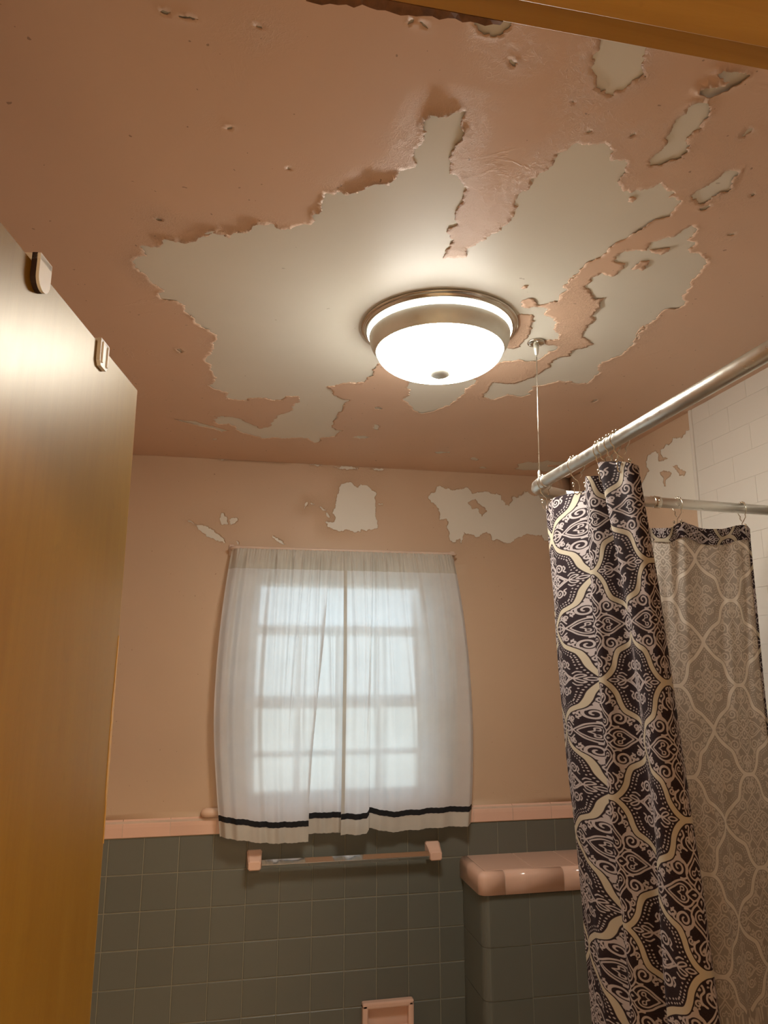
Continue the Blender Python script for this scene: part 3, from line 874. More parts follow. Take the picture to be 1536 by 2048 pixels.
o = lat('glass_bowl', prof, M['dome'], lamp)
o['label'] = 'white frosted glass bowl'
fin = lat('finial', [(0.0, -.1055), (.0225, -.1060), (.0240, -.1072), (.0236, -.1090), (.020, -.1125), (.0145, -.1155), (.0085, -.1172), (0.0, -.1176)], M['nickel'], lamp, 40)
fin['label'] = 'brushed nickel end cap'

# ------------------------------------------------------------------ towel bar and wall dish of pink ceramic
tb = empty('towel_bar', (.767, 0, 1.0))
tag(tb, 'square chrome towel bar on pink ceramic posts under the white window curtain', 'towel bar')
def post(xc):
    sec = [(-.0066, .984, 1.036, .0255), (-.016, .984, 1.036, .0250), (-.036, .982, 1.026, .0225), (-.052, .9835, 1.017, .0215), (-.062, .985, 1.013, .0205), (-.0645, .988, 1.010, .018)]
    v = []; f = []
    for y, zb, zt, w in sec:
        c = .005
        ring = [(-w + c, zb), (w - c, zb), (w, zb + c), (w, zt - c), (w - c, zt), (-w + c, zt), (-w, zt - c), (-w, zb + c)]
        v += [(xc + a - .767, y, b - 1.0) for a, b in ring]
    for i in range(len(sec) - 1):
        for k in range(8): f.append((i * 8 + k, i * 8 + (k + 1) % 8, (i + 1) * 8 + (k + 1) % 8, (i + 1) * 8 + k))
    f.append(tuple(range(7, -1, -1))); f.append(tuple(range((len(sec) - 1) * 8, len(sec) * 8)))
    o = mesh_obj('post', v, f, M['pink_tile'], tb)
    bm = bmesh.new(); bm.from_mesh(o.data); bmesh.ops.recalc_face_normals(bm, faces=bm.faces); bm.to_mesh(o.data); bm.free()
post(.462); post(1.071)
bm = bmesh.new(); bx(bm, .484 - .767, 1.049 - .767, -.0098, .0098, -.0098, .0098, .0014, 2)
bmesh.ops.rotate(bm, verts=bm.verts, cent=(0, 0, 0), matrix=Matrix.Rotation(PI / 4, 3, 'X'))
bmesh.ops.translate(bm, verts=bm.verts, vec=(0, -.050, .0005))
bm_obj('bar', bm, M['chrome'], tb)

dish = empty('wall_dish', (.911, 0, .48))
tag(dish, 'pink ceramic recessed wall dish set in the grey tile below the towel bar', 'wall dish')
bm = bmesh.new()
W2, T_, B_ = .0860, .078, -.094
bw = .019
bx(bm, -W2, W2, -.034, -.0064, T_ - bw, T_, .005, 2)
bx(bm, -W2, -W2 + bw, -.034, -.0064, B_, T_ - .004, .005, 2)
bx(bm, W2 - bw, W2, -.034, -.0064, B_, T_ - .004, .005, 2)
bx(bm, -W2, W2, -.024, -.0064, B_, B_ + bw, .005, 2)
bm_obj('frame', bm, M['pink_tile'], dish)
bm = bmesh.new(); bx(bm, -W2 + .005, W2 - .005, -.0085, -.0064, B_ + .005, T_ - .005)
bm_obj('recess_back', bm, M['pink_tile'], dish)
bm = bmesh.new()
# tray: flared lip
sec = [(-.012, .070, .022), (-.030, .080, .012), (-.055, .088, -.005), (-.066, .088, -.012)]
v = []; f = []
for y, w, z in sec:
    v += [(-w, y, z), (w, y, z), (w, y, z - .030), (-w, y, z - .030)]
for i in range(3):
    for k in range(4): f.append((i * 4 + k, i * 4 + (k + 1) % 4, (i + 1) * 4 + (k + 1) % 4, (i + 1) * 4 + k))
f += [(0, 1, 2, 3), (15, 14, 13, 12)]
v = [(a, b, c - .018) for a, b, c in v]
o = mesh_obj('tray', v, f, M['pink_tile'], dish)
bm = bmesh.new(); bm.from_mesh(o.data); bmesh.ops.recalc_face_normals(bm, faces=bm.faces); bmesh.ops.bevel(bm, geom=list(bm.edges), offset=.004, segments=2, affect='EDGES'); bm.to_mesh(o.data); bm.free()

# ------------------------------------------------------------------ window
win = empty('window_1', ((HX0 + HX1) / 2, .09, HZ0)); tag(win, 'white wooden sash window behind the white curtains', kind='structure')
wx, wy, wz = win.location
def wbox(name, x0, x1, y0, y1, z0, z1, mat='white_paint', bev=.002):
    bm = bmesh.new(); bx(bm, x0 - wx, x1 - wx, y0 - wy, y1 - wy, z0 - wz, z1 - wz, bev)
    return bm_obj(name, bm, M[mat], win)
wbox('frame_side', HX0 + .001, HX0 + .060, .06, .128, HZ0 + .03, HZ1 - .05)
wbox('frame_side', HX1 - .060, HX1 - .001, .06, .128, HZ0 + .03, HZ1 - .05)
wbox('frame_head', HX0 + .001, HX1 - .001, .06, .128, HZ1 - .05, HZ1 - .001)
wbox('sill', HX0 + .001, HX1 - .001, .0, .128, HZ0 + .001, HZ0 + .030, 'pink_tile')
GX0, GX1 = .455, 1.046
zb0, zm, zt1 = HZ0 + .03, 1.505, HZ1 - .05
for (y0, y1, za, zb) in ((.070, .092, zb0, zm + .022), (.098, .120, zm - .022, zt1)):
    wbox('sash_stile', HX0 + .0605, GX0, y0, y1, za, zb)
    wbox('sash_stile', GX1, HX1 - .0605, y0, y1, za, zb)
wbox('sash_rail', GX0, GX1, .070, .092, zb0, zb0 + .028)
wbox('sash_rail', GX0, GX1, .070, .092, zm - .022, zm + .022)
wbox('sash_rail', GX0, GX1, .098, .120, zm - .021, zm + .021)
wbox('sash_rail', GX0, GX1, .098, .120, 1.921, zt1)
wbox('muntin', GX0, GX1, .074, .088, 1.318, 1.338)
wbox('muntin', GX0, GX1, .102, .116, 1.742, 1.778)
px_ = (GX1 - GX0) / 4
for i in (1, 2, 3):
    xm = GX0 + px_ * i
    wbox('muntin', xm - .009, xm + .009, .075, .087, zb0 + .028, 1.318)
    wbox('muntin', xm - .009, xm + .009, .075, .087, 1.338, zm - .022)
    wbox('muntin', xm - .009, xm + .009, .103, .115, zm + .021, 1.742)
def pane(x0, x1, y, z0, z1):
    bm = bmesh.new(); bx(bm, x0 - wx, x1 - wx, y - wy, y + .003 - wy, z0 - wz, z1 - wz)
    return bm_obj('pane', bm, M['glass'], win)
for i in range(4):
    xa = GX0 + px_ * i + (.009 if i else 0); xb = GX0 + px_ * (i + 1) - (.009 if i < 3 else 0)
    pane(xa, xb, .080, zb0 + .028, 1.318); pane(xa, xb, .080, 1.338, zm - .022); pane(xa, xb, .108, zm + .021, 1.742)
pane(GX0, GX1, .108, 1.778, 1.921)

# ------------------------------------------------------------------ white cafe curtains on a rod
cr_ = empty('curtain_rod', (.755, -.055, 2.03))
tag(cr_, 'thin cream curtain rod across the top of the window', 'curtain rod')
bm = bmesh.new()
tube(bm, [(-.411, .054, .010), (-.411, .012, .010), (-.405, .002, .010), (-.395, -.002, .010), (0, -.002, .0105), (.395, -.002, .010), (.405, .002, .010), (.411, .012, .010), (.411, .054, .010)], .0055, 10)
bm_obj('rod', bm, M['curtain_rod'], cr_, True)
for sx in (-.411, .411):
    bm = bmesh.new(); bx(bm, sx - .009, sx + .009, .0475, .0548, -.012, .028, .002)
    bm_obj('bracket', bm, M['curtain_rod'], cr_)

ZT = 2.040
def lerp(a, b, t): return a + (b - a) * t
def sm(t): t = min(1, max(0, t)); return t * t * (3 - 2 * t)
def left_edge(z):
    t = (ZT - z) / .95
    return .346 - .118 * t * (1 - t) - .012 * t + (.014 * sm((t - .55) / .45))
def right_edge(z):
    t = (ZT - z) / .95
    return 1.160 + .150 * t * (1 - t) + .046 * t
def mid_edge(z): return .746 - .004 * (ZT - z)
rw_ = random.Random(17)
def waves(seed, n, fmin, fmax):
    r = random.Random(seed)
    return [(r.uniform(fmin, fmax), r.uniform(0, 2 * PI), r.uniform(.5, 1)) for _ in range(n)]
PL = {'L': [(.40, .006, .012), (.52, .008, .011), (.60, .010, .010), (.70, .009, .011), (.79, .011, .012), (.90, .010, .012)],
      'R': [(.07, .012, .014), (.15, .010, .011), (.21, .011, .010), (.28, .010, .011), (.40, .008, .012), (.52, .007, .014), (.66, .005, .016), (.82, .005, .02)]}
def make_panel(side, seed, label):
    top_w = waves(seed, 5, 22, 48); low_w = waves(seed + 1, 4, 2.2, 6.5); mid_w = waves(seed + 2, 4, 7, 15)
    def S(s, z):
        t = (ZT - z) / .95                       # 0 at the top
        if side == 'L':
            a, b = left_edge(z), mid_edge(z) + .004
            x = lerp(a, b, s)
            fx = lerp(.690, .636, sm(t * 1.05))  # the edge of the front fold
            step = sm((x - fx) / .006 + .5)
            y = -.064 - .020 * (1 - step) * sm(t * 3) + .014 * step * sm(t * 3)
            x = x - .010 * step * sm(t * 3) * (1 - sm((x - fx) / .03))
            end = s
        else:
            a, b = mid_edge(z) - .004, right_edge(z)
            x = lerp(a, b, s)
            fx = lerp(.842, .836, t)
            step = sm((fx - x) / .007 + .5)
            y = -.066 - .030 * step * sm(t * 2.2) + .006 * sm(t * 2)
            end = 1 - s
        g = 1 - sm(t / .12); m = sm(t / .05) * (1 - .45 * sm((t - .2) / .6)); l = sm(t / .35)
        u = s * 1.0
        y += (.0032 * (.35 + .65 * g)) * sum(w * math.sin(f * 2 * PI * u + p) for f, p, w in top_w) * (g * .8 + .10 * (1 - sm(t / .3))) / 2
        y += .0055 * m * sum(w * math.sin(f * 2 * PI * u + p + .6 * t) for f, p, w in mid_w) / 2
        y += .0085 * l * sum(w * math.sin(f * 2 * PI * u + p) for f, p, w in low_w) / 2
        for k_, (ps, pa, pw) in enumerate(PL[side]):
            y -= pa * math.exp(-((u - ps - .03 * math.sin(3 * t + k_)) / pw) ** 2) * sm(t / .05) * (1 - sm((t - .35 - .05 * (k_ % 3)) / .4))
        # outer ends turn back towards the wall
        e = 1 - end if side == 'R' else end
        o_ = s if side == 'L' else 1 - s
        y += .040 * (1 - sm(o_ / .05)) * (.9 if side == 'L' else .8)
        return x, min(y, -.016), z
    def hem(s):
        if side == 'L':
            d = 22 * sm(s / .5) - 2 * sm((s - .5) / .2) if s < .72 else 5
            if s < .72: d = 14 * sm(s / .45)
            else: d = lerp(4, 0, (s - .72) / .28)
            k = sm((s - .715) / .02)
            d = lerp(14 * sm(s / .45), 3, k)
        else:
            k = sm((s - .185) / .02)
            d = lerp(3, -5 + 11 * sm((s - .2) / .2) - 5 * sm((s - .42) / .25) , k)
        return 1.0905 - d * .00155 + .0010 * math.sin(s * 41) + .0004 * math.sin(s * 171)
    root = empty('window_curtain', (.55 if side == 'L' else .98, -.06, ZT))
    tag(root, label, 'curtain')
    ox, oy, oz = root.location
    def strip(name, z_of, nz, mat, dy=0.0, nx=230, thick=0.0, s0=0.0, s1=1.0):
        v = []; f = []
        for j in range(nz + 1):
            for i in range(nx + 1):
                s = s0 + (s1 - s0) * i / nx
                z = z_of(s, j / nz)
                X, Y, Z = S(s, z)
                v.append((X - ox, Y - oy + dy, Z - oz))
        for j in range(nz):
            for i in range(nx):
                a = j * (nx + 1) + i
                f.append((a, a + nx + 1, a + nx + 2, a + 1))
        return mesh_obj(name, v, f, mat, root, True)
    rib_t = lambda s: hem(s) + .0655; rib_b = lambda s: hem(s) + .0475
    strip('heading', lambda s, t: lerp(ZT - .004 + .0015 * math.sin(s * 150 + seed) + .001 * math.sin(s * 371), 1.966, t), 22, M['sheer2'], nx=300)
    strip('panel', lambda s, t: lerp(1.966, rib_b(s), t), 120, M['sheer'], nx=260)
    o = strip('hem', lambda s, t: lerp(rib_b(s), hem(s), t), 10, M['sheer2']); o['label'] = 'double cream hem'
    o = strip('ribbon', lambda s, t: lerp(rib_t(s), rib_b(s), t), 4, M['ribbon'], dy=-.0011); o['label'] = 'black velvet ribbon along the hem'
    if side == 'R':
        strip('side_hem', lambda s, t: lerp(1.966, rib_b(s), t), 60, M['sheer2'], dy=-.0008, nx=8, s0=0.0, s1=.026)
    return root
make_panel('L', 3, 'left white sheer curtain panel with black ribbon, its front fold overlapping')
make_panel('R', 41, 'right white sheer curtain panel with black ribbon, hanging a little higher')

# ------------------------------------------------------------------ shower rail, support wire
RZ = 2.031
rail = empty('shower_rail', (1.02, -1.15, RZ)); tag(rail, 'satin aluminium L-shaped shower rail with rounded corner', 'shower rail')
def r2(x): return -1.117 - .006 * (x - 1.09)
def z2(x): return 2.012 - .024 * (x - 1.335)
def rel(P, o=rail): return tuple(Vector(P) - o.location)
bm = bmesh.new(); tube(bm, [rel((1.02, -2.244, RZ)), rel((1.02, -1.70, RZ)), rel((1.02, -1.185, RZ))], .0126, 28)
bm_obj('long_tube', bm, M['rod'], rail, True)
bm = bmesh.new(); tube(bm, [rel(p) for p in [(1.02, -1.192, RZ), (1.02, -1.186, RZ), (1.02, -1.160, RZ), (1.0225, -1.140, RZ), (1.029, -1.122, RZ), (1.040, -1.1175, RZ - .003), (1.060, -1.1165, RZ - .008), (1.090, r2(1.09), z2(1.09)), (1.096, r2(1.096), z2(1.096))]], .0142, 28, True, [.0128, .0142, .0145, .0145, .0145, .0145, .0145, .0142, .0128])
bm_obj('elbow', bm, M['rod'], rail, True)
bm = bmesh.new(); tube(bm, [rel((1.090, r2(1.09), z2(1.09))), rel((1.6655, r2(1.6655), z2(1.6655)))], .0122, 28)
bm_obj('short_tube', bm, M['rod'], rail, True)
bm = bmesh.new(); tube(bm, [rel((x_, r2(x_), z2(x_))) for x_ in (1.318, 1.320, 1.334, 1.336)], .014, 24, True, [.0126, .0140, .0140, .0126])
col_ = bm_obj('collar', bm, M['steel'], rail, True)
bm = bmesh.new(); ball(bm, rel((1.327, r2(1.327) - .0135, z2(1.327) + .002)), .0028)
bm_obj('set_screw', bm, M['chrome'], col_, True)
for nm, c, ax in (('wall_flange', (1.02, -2.2448, RZ), (0, 1, 0)), ('wall_flange', (1.658, r2(1.658), z2(1.658)), (-1, 0, 0))):
    bm = bmesh.new(); c = Vector(c); ax = Vector(ax)
    tube(bm, [rel(c + ax * .0002), rel(c + ax * .004), rel(c + ax * .012)], .03, 28, True, [.030, .029, .016])
    bm_obj(nm, bm, M['rod'], rail, True)

sw = empty('support_wire', (1.0285, -1.1515, HC)); tag(sw, 'thin steel hanger wire from a ceiling plate to the rail corner', 'hanger wire')
bm = bmesh.new(); lathe(bm, [(0, -.0015), (.0195, -.0015), (.0205, -.003), (.0195, -.0052), (.010, -.0070), (0, -.0072)], 32)
pl = bm_obj('ceiling_plate', bm, M['steel'], sw, True)
for a in (20, 140, 260):
    bm = bmesh.new(); ball(bm, (.0145 * math.cos(math.radians(a)), .0145 * math.sin(math.radians(a)), -.0058), .0027, 8, 6)
    bm_obj('screw', bm, M['chrome'], pl, True)
bm = bmesh.new(); lathe(bm, [(0, -.0065), (.0066, -.0065), (.0062, -.020), (.0042, -.030), (.0030, -.0345), (0, -.0345)], 20)
bm_obj('ferrule', bm, M['nickel'], sw, True)
bm = bmesh.new(); tube(bm, [(0, 0, -.033), (-.003, .0015, -.18), (-.0062, .003, RZ + .012 - HC)], .0011, 8)
bm_obj('wire', bm, M['wire'], sw, True)
bm = bmesh.new(); tube(bm, [(-.0058, .0028, RZ + .034 - HC), (-.0060, .0029, RZ + .030 - HC), (-.0062, .003, RZ + .0135 - HC)], .003, 10, True, [.0018, .0032, .0034])
bm_obj('end_ferrule', bm, M['nickel'], sw, True)

# ------------------------------------------------------------------ curtain hooks: double roller rings
def make_hook():
    root = empty('curtain_hook')
    R = .0172
    pts = [(R * math.cos(a), 0, R * math.sin(a) - .003) for a in np.linspace(math.radians(-58), math.radians(232), 26)]
    pts = [(.0065, -.001, -.030), (.0105, 0, -.024)] + pts + [(-.0115, .0, -.023), (-.004, .001, -.031), (.003, .001, -.036), (.0045, .0005, -.046), (.0045, 0, -.060)]
    bm = bmesh.new(); tube(bm, pts, .0011, 7)
    bm_obj('ring_wire', bm, M['steel'], root, True)
    bm = bmesh.new()
    tube(bm, [(.0045, 0, -.059), (.010, 0, -.064), (.0150, 0, -.0600), (.0160, 0, -.050), (.0160, 0, -.042)], .0011, 7)
    tube(bm, [(.0045, 0, -.059), (-.001, 0, -.064), (-.0065, 0, -.0600), (-.0075, 0, -.050), (-.0075, 0, -.044)], .0011, 7)
    bm_obj('hook_wire', bm, M['steel'], root, True)
    b0 = None
    for c in ((.0160, 0, -.040), (-.0075, 0, -.042)):
        if b0 is None:
            bm = bmesh.new(); ball(bm, (0, 0, 0), .0031); b0 = bm_obj('end_ball', bm, M['steel'], root, True); b0.location = c
        else: share('end_ball', b0, root, c)
    b1 = None
    for k, a in enumerate((58, 80, 102, 124)):
        c = (R * math.cos(math.radians(a)), 0, R * math.sin(math.radians(a)) - .003)
        if b1 is None:
            bm = bmesh.new(); ball(bm, (0, 0, 0), .0030); b1 = bm_obj('roller_ball', bm, M['steel'], root, True); b1.location = c
        else: share('roller_ball', b1, root, c)
    return root
def copy_tree(o):
    c = o.copy(); COL.objects.link(c)
    for ch in list(o.children):
        k = ch.copy(); COL.objects.link(k); k.parent = c
    return c
hooks = [((1.02, -1.180, RZ), math.radians(8), 'double-ended curtain ring at the rail corner under the hanger wire'),
         ((1.02, -1.3304, RZ), math.radians(-6), 'lone curtain ring between the rail corner and the bunch of rings'),
         ((1.02, -1.430, RZ), math.radians(10), 'first ring of the bunch on the long rail, farthest from the camera'),
         ((1.02, -1.4500, RZ), math.radians(-4), 'second ring of the bunch on the long rail, counting from the corner'),
         ((1.02, -1.4720, RZ), math.radians(6), 'third ring of the bunch on the long rail, counting from the corner'),
         ((1.02, -1.4975, RZ), math.radians(-8), 'last ring of the bunch on the long rail, nearest the camera'),
         ((1.381, r2(1.381), z2(1.381)), math.radians(97), 'curtain ring on the short rail beside the screwed collar'),
         ((1.552, r2(1.552), z2(1.552)), math.radians(85), 'curtain ring on the short rail at the curtain free corner')]
h0 = make_hook()
for i, (loc, rz, lab) in enumerate(hooks):
    h = h0 if i == 0 else copy_tree(h0)
    h.location = loc; h.rotation_euler = (0, 0, rz)
    tag(h, lab, 'curtain hook', 'double roller rings on the shower rail')

# ------------------------------------------------------------------ printed shower curtain
UW, UP = .174, .192           # repeat of the print (m)
def draw_print():
    """signed distances (mm) of the lattice band and the scroll work over one quadrant of the repeat"""
    hx, hz = UW * 500, UP * 500            # quadrant in mm: 87 x 96
    st = .4
    X, Z = np.meshgrid(np.arange(0, hx + st, st), np.arange(0, hz + st, st))
    def dseg(pts):
        D = np.full(X.shape, 1e3)
        P = np.array(pts, float)
        for a, b in zip(P[:-1], P[1:]):
            d = b - a; L = (d @ d) or 1e-9
            t = np.clip(((X - a[0]) * d[0] + (Z - a[1]) * d[1]) / L, 0, 1)
            np.minimum(D, np.hypot(X - a[0] - t * d[0], Z - a[1] - t * d[1]), out=D)
        return D
    def smooth(pts, n=6):
        P = [np.array(p, float) for p in pts]
        out = []
        for i in range(len(P) - 1):
            p0 = P[i - 1] if i else 2 * P[0] - P[1]; p1, p2 = P[i], P[i + 1]; p3 = P[i + 2] if i + 2 < len(P) else 2 * P[-1] - P[-2]
            for k in range(n):
                t = k / n
                out.append(.5 * ((2 * p1) + (-p0 + p2) * t + (2 * p0 - 5 * p1 + 4 * p2 - p3) * t * t + (-p0 + 3 * p1 - 3 * p2 + p3) * t ** 3))
        out.append(P[-1]); return out
    bp = [(0, 1), (.12, .985), (.24, .90), (.335, .76), (.385, .60), (.445, .485), (.55, .42), (.69, .345), (.85, .21), (.955, .09), (1, 0)]
    band_line = smooth([(a * hx, b * hz) for a, b in bp], 8)
    band = 4.0 - dseg(band_line)
    mot = np.full(X.shape, -99.0)
    def line(pts, hw=.98, sm_=True, n=6):
        p = smooth(pts, n) if sm_ else pts
        np.maximum(mot, hw - dseg(p), out=mot)
    def dot(x, z, r): np.maximum(mot, r - np.hypot(X - x, Z - z), out=mot)
    def drop(x, z, r, dx, dz):
        L = math.hypot(dx, dz)
        for k in range(7):
            t = k / 6
            dot(x + dx * t, z + dz * t, r * (1 - t) + .35 * t)
    def spiral(cx_, cz_, r0, r1, a0, turns, hw0=1.3, hw1=1.0, flip=1):
        n = int(26 * abs(turns)) + 4
        P = []
        for i in range(n + 1):
            t = i / n; a = math.radians(a0) + flip * 2 * PI * turns * t; r = r0 + (r1 - r0) * t
            P.append((cx_ + r * math.cos(a), cz_ + r * math.sin(a)))
        for i in range(n):
            hw = hw0 + (hw1 - hw0) * i / n
            np.maximum(mot, hw - dseg(P[i:i + 2]), out=mot)
    def motif(T, s, tall):
        """one quarter medallion drawn through the map T (local mm -> quadrant mm); s scales it"""
        def t(p): return T(p[0] * s, p[1] * s)
        def tl(L): return [t(p) for p in L]
        # lattice of small diamonds at the centre
        line(tl([(0, 21), (6, 14), (7.5, 10.5), (4, 5), (0, 1.5)]), 1.0); line(tl([(21, 0), (14, 6), (10.5, 7.5), (5, 4), (1.5, 0)]), 1.0)
        drop(*t((0, 8.5)), 2.0 * s, *np.subtract(t((0, 13.5)), t((0, 8.5)))); drop(*t((8.5, 0)), 2.0 * s, *np.subtract(t((13.5, 0)), t((8.5, 0))))
        # spade above and beside the centre: outer outline, inner outline, curl
        line(tl([(7.5, 11), (14, 17), (17.5, 26), (14.5, 36), (7, 45), (0, 55)]), 1.25)
        line(tl([(0, 22), (6, 19), (11.5, 24), (11.5, 32), (5.5, 40), (0, 47)]), 1.0)
        line(tl([(0, 35), (3, 30), (7.5, 30), (8, 25.5), (4.6, 24.6), (3.6, 27)]), .9)
        line(tl([(11, 7.5), (17, 14), (26, 17), (36, 13.5), (44, 7), (54, 0)]), 1.25)
        line(tl([(22, 0), (19, 6), (24, 11), (32, 11), (40, 5.5), (47, 0)]), 1.0)
        line(tl([(35, 0), (30, 3), (30, 7.5), (25.5, 8), (24.6, 4.6), (27, 3.6)]), .9)
    # the large medallion at the quadrant's origin
    A = lambda x, z: (x, z)
    motif(A, 1.0, True)
    spiral(29, 33, 13.5, 2.2, 205, 1.75, 2.0, 1.1, -1)
    spiral(29, 33, 9.5, 9.5, 40, .28, 1.9, .4, 1)
    line([(17, 21), (22, 19), (27, 19.5)], 1.2); line([(41, 38), (44, 33), (41, 27), (46, 24)], 1.3)
    dot(44.5, 31, 2.0)
    # towards the top: loops, scrolls, drops and tulip
    line([(0, 56), (6, 58), (11.5, 65), (10.5, 72), (6.5, 73), (4.5, 67), (0, 58)], 1.1)
    drop(7.8, 69, 1.6, -1.5, -5)
    line([(0, 68), (4.3, 74), (5.2, 80), (2.6, 86.5), (5.5, 89.5), (9, 87)], 1.25); dot(8.4, 86.2, 1.6)
    drop(0, 78, 2.8, 0, -7); drop(0, 78, 2.4, 0, 5)
    line([(12, 56), (18, 61), (18.5, 69), (14, 75), (16, 82), (20, 82.5)], 1.3); dot(19.6, 80.8, 1.8)
    spiral(22.5, 58.5, 4.8, 1.2, 180, 1.2, 1.2, .9, -1)
    drop(27, 51, 3.3, -4.5, -7); drop(24.5, 70.5, 2.6, -4, -4.5); drop(19.5, 76.5, 2.0, 3.5, -2)
    line([(22, 44), (27, 47), (33, 45.5), (36, 49.5), (33, 53)], 1.2); dot(31.6, 51.4, 1.7)
    drop(30.5, 58.5, 2.2, -3, -4); drop(28.5, 66, 1.8, -3.2, 1)
    line([(43, 22), (46.5, 27)], 1.1); line([(59, 1), (60, 4)], 1.)
    # towards the side
    line([(55, 0), (58, 6), (64, 11), (70, 10), (71, 6), (66, 4.2), (57, 0)], 1.1)
    line([(67, 0), (72, 4), (77, 4.4), (81, 2), (83, 4.5), (80.5, 8)], 1.2); dot(79.8, 7.6, 1.5)
    line([(52, 9), (57, 14), (63, 17.5), (69, 15.5), (72.5, 18)], 1.2); dot(73, 16, 1.7)
    spiral(53, 20.5, 5.0, 1.2, 260, 1.4, 1.2, .9, 1); spiral(62, 23.5, 4.2, 1.1, 230, 1.3, 1.1, .9, 1)
    drop(50, 30.5, 2.3, -4, 3); drop(58.5, 30, 1.8, 4, -1)
    # the pointed medallion at the opposite corner of the quadrant
    B = lambda x, z: (hx - x, hz - z)
    motif(B, .74, False)
    def bl(L): return [B(*p) for p in L]
    c = B(23.5, 25); spiral(c[0], c[1], 9.6, 1.8, 20, 1.6, 1.6, 1.0, -1)
    line(bl([(12, 15), (17, 13.5), (20, 15)]), 1.0); line(bl([(33, 30), (35.5, 25), (32.5, 20), (36.5, 17)]), 1.15)
    line(bl([(0, 41), (5.5, 44), (8.5, 50), (6.5, 54.5), (3.6, 51), (0, 43)]), 1.0)
    line(bl([(0, 52), (2.8, 57), (2.2, 63), (0, 67)]), 1.0)
    line(bl([(9, 39), (13.5, 43), (14, 48), (11, 52)]), 1.05); line(bl([(41, 0), (44, 5), (50, 8), (54, 6), (50.5, 3.4), (43, 0)]), 1.0)
    line(bl([(52, 0), (57, 2.6), (63, 2), (67, 0)]), 1.0); line(bl([(40, 8.5), (45, 12.5), (50, 12)]), 1.05)
    d_ = B(15, 37); dot(d_[0], d_[1], 1.6)
    # rows of dots following both sides of the band
    P = np.array(band_line); seg = np.hypot(*(P[1:] - P[:-1]).T); L = np.concatenate([[0], np.cumsum(seg)])
    for off, stp in ((7.6, 4.8), (-7.6, 4.8), (-12.4, 5.4), (12.4, 5.4)):
        s_ = 2.0
        while s_ < L[-1]:
            i = min(np.searchsorted(L, s_) - 1, len(P) - 2); i = max(i, 0)
            t_ = (s_ - L[i]) / max(seg[i], 1e-6); q = P[i] + (P[i + 1] - P[i]) * t_
            dn = (P[i + 1] - P[i]) / max(seg[i], 1e-6); nn = np.array([dn[1], -dn[0]])
            q = q - nn * off if True else q
            if 0 <= q[0] <= hx and 0 <= q[1] <= hz:
                j, k_ = int(q[1] / st), int(q[0] / st)
                if band[j, k_] < -3.0 and mot[j, k_] < -2.0: dot(q[0], q[1], 1.35)
            s_ += stp
    # keep scroll work clear of the band
    mot = np.minimum(mot, -(band + 1.7))
    return band, mot, st
PB, PM, PST = draw_print()
def sample_print(u, v):
    hx, hz = UW / 2, UP / 2
    a = np.abs((u + hx) % UW - hx) * 1000; b = np.abs((v + hz) % UP - hz) * 1000
    i = a / PST; j = b / PST
    i0 = np.clip(i.astype(int), 0, PB.shape[1] - 2); j0 = np.clip(j.astype(int), 0, PB.shape[0] - 2)
    fi, fj = i - i0, j - j0
    def s(G): return (G[j0, i0] * (1 - fi) + G[j0, i0 + 1] * fi) * (1 - fj) + (G[j0 + 1, i0] * (1 - fi) + G[j0 + 1, i0 + 1] * fi) * fj
    return s(PB), s(PM)

# plan of the cloth: (u along the cloth, plan at z=1.98, plan at z=1.60, plan at z=1.20)
NODES = [(-.775, (1.573, -1.116), (1.566, -1.114), (1.572, -1.114)),
         (-.700, (1.506, -1.117), (1.502, -1.117), (1.512, -1.119)),
         (-.620, (1.425, -1.119), (1.428, -1.121), (1.440, -1.126)),
         (-.550, (1.358, -1.124), (1.3598, -1.130), (1.388, -1.146)),
         (-.470, (1.290, -1.108), (1.300, -1.112), (1.325, -1.122)),
         (-.320, (1.200, -1.128), (1.210, -1.130), (1.230, -1.134)),
         (-.215, (1.090, -1.126), (1.100, -1.142), (1.120, -1.165)),
         (-.140, (1.042, -1.150), (1.045, -1.165), (1.052, -1.200)),
         (-.083, (1.025, -1.192), (1.024, -1.212), (1.030, -1.252)),
         (-.044, (1.028, -1.262), (1.017, -1.282), (1.021, -1.322)),
         (-.018, (1.037, -1.335), (1.030, -1.362), (1.035, -1.388)),
         (.000, (1.012, -1.372), (1.0046, -1.402), (1.0035, -1.432)),
         (.032, (1.016, -1.402), (1.0195, -1.436), (1.0215, -1.460)),
         (.062, (1.036, -1.424), (1.038, -1.466), (1.038, -1.492)),
         (.108, (1.002, -1.457), (1.005, -1.530), (.9957, -1.562)),
         (.142, (1.0158, -1.500), (1.0067, -1.568), (.9999, -1.610)),
         (.176, (1.0380, -1.522), (1.0241, -1.586), (1.0288, -1.626)),
         (.206, (1.047, -1.502), (1.040, -1.562), (1.043, -1.604)),
         (.245, (1.055, -1.450), (1.045, -1.510), (1.050, -1.550))]
def crom(T, Y, x):
    """Catmull-Rom through knots T (n) values Y (n,d) at x (m)"""
    T = np.asarray(T); Y = np.asarray(Y)
    d = np.zeros_like(Y)
    d[1:-1] = (Y[2:] - Y[:-2]) / (T[2:] - T[:-2])[:, None]
    d[0] = (Y[1] - Y[0]) / (T[1] - T[0]); d[-1] = (Y[-1] - Y[-2]) / (T[-1] - T[-2])
    k = np.clip(np.searchsorted(T, x) - 1, 0, len(T) - 2)
    h = (T[k + 1] - T[k]); t = ((x - T[k]) / h)[:, None]; h = h[:, None]
    return (2 * t ** 3 - 3 * t ** 2 + 1) * Y[k] + (t ** 3 - 2 * t ** 2 + t) * h * d[k] + (-2 * t ** 3 + 3 * t ** 2) * Y[k + 1] + (t ** 3 - t ** 2) * h * d[k + 1]
U_ = [n[0] for n in NODES]
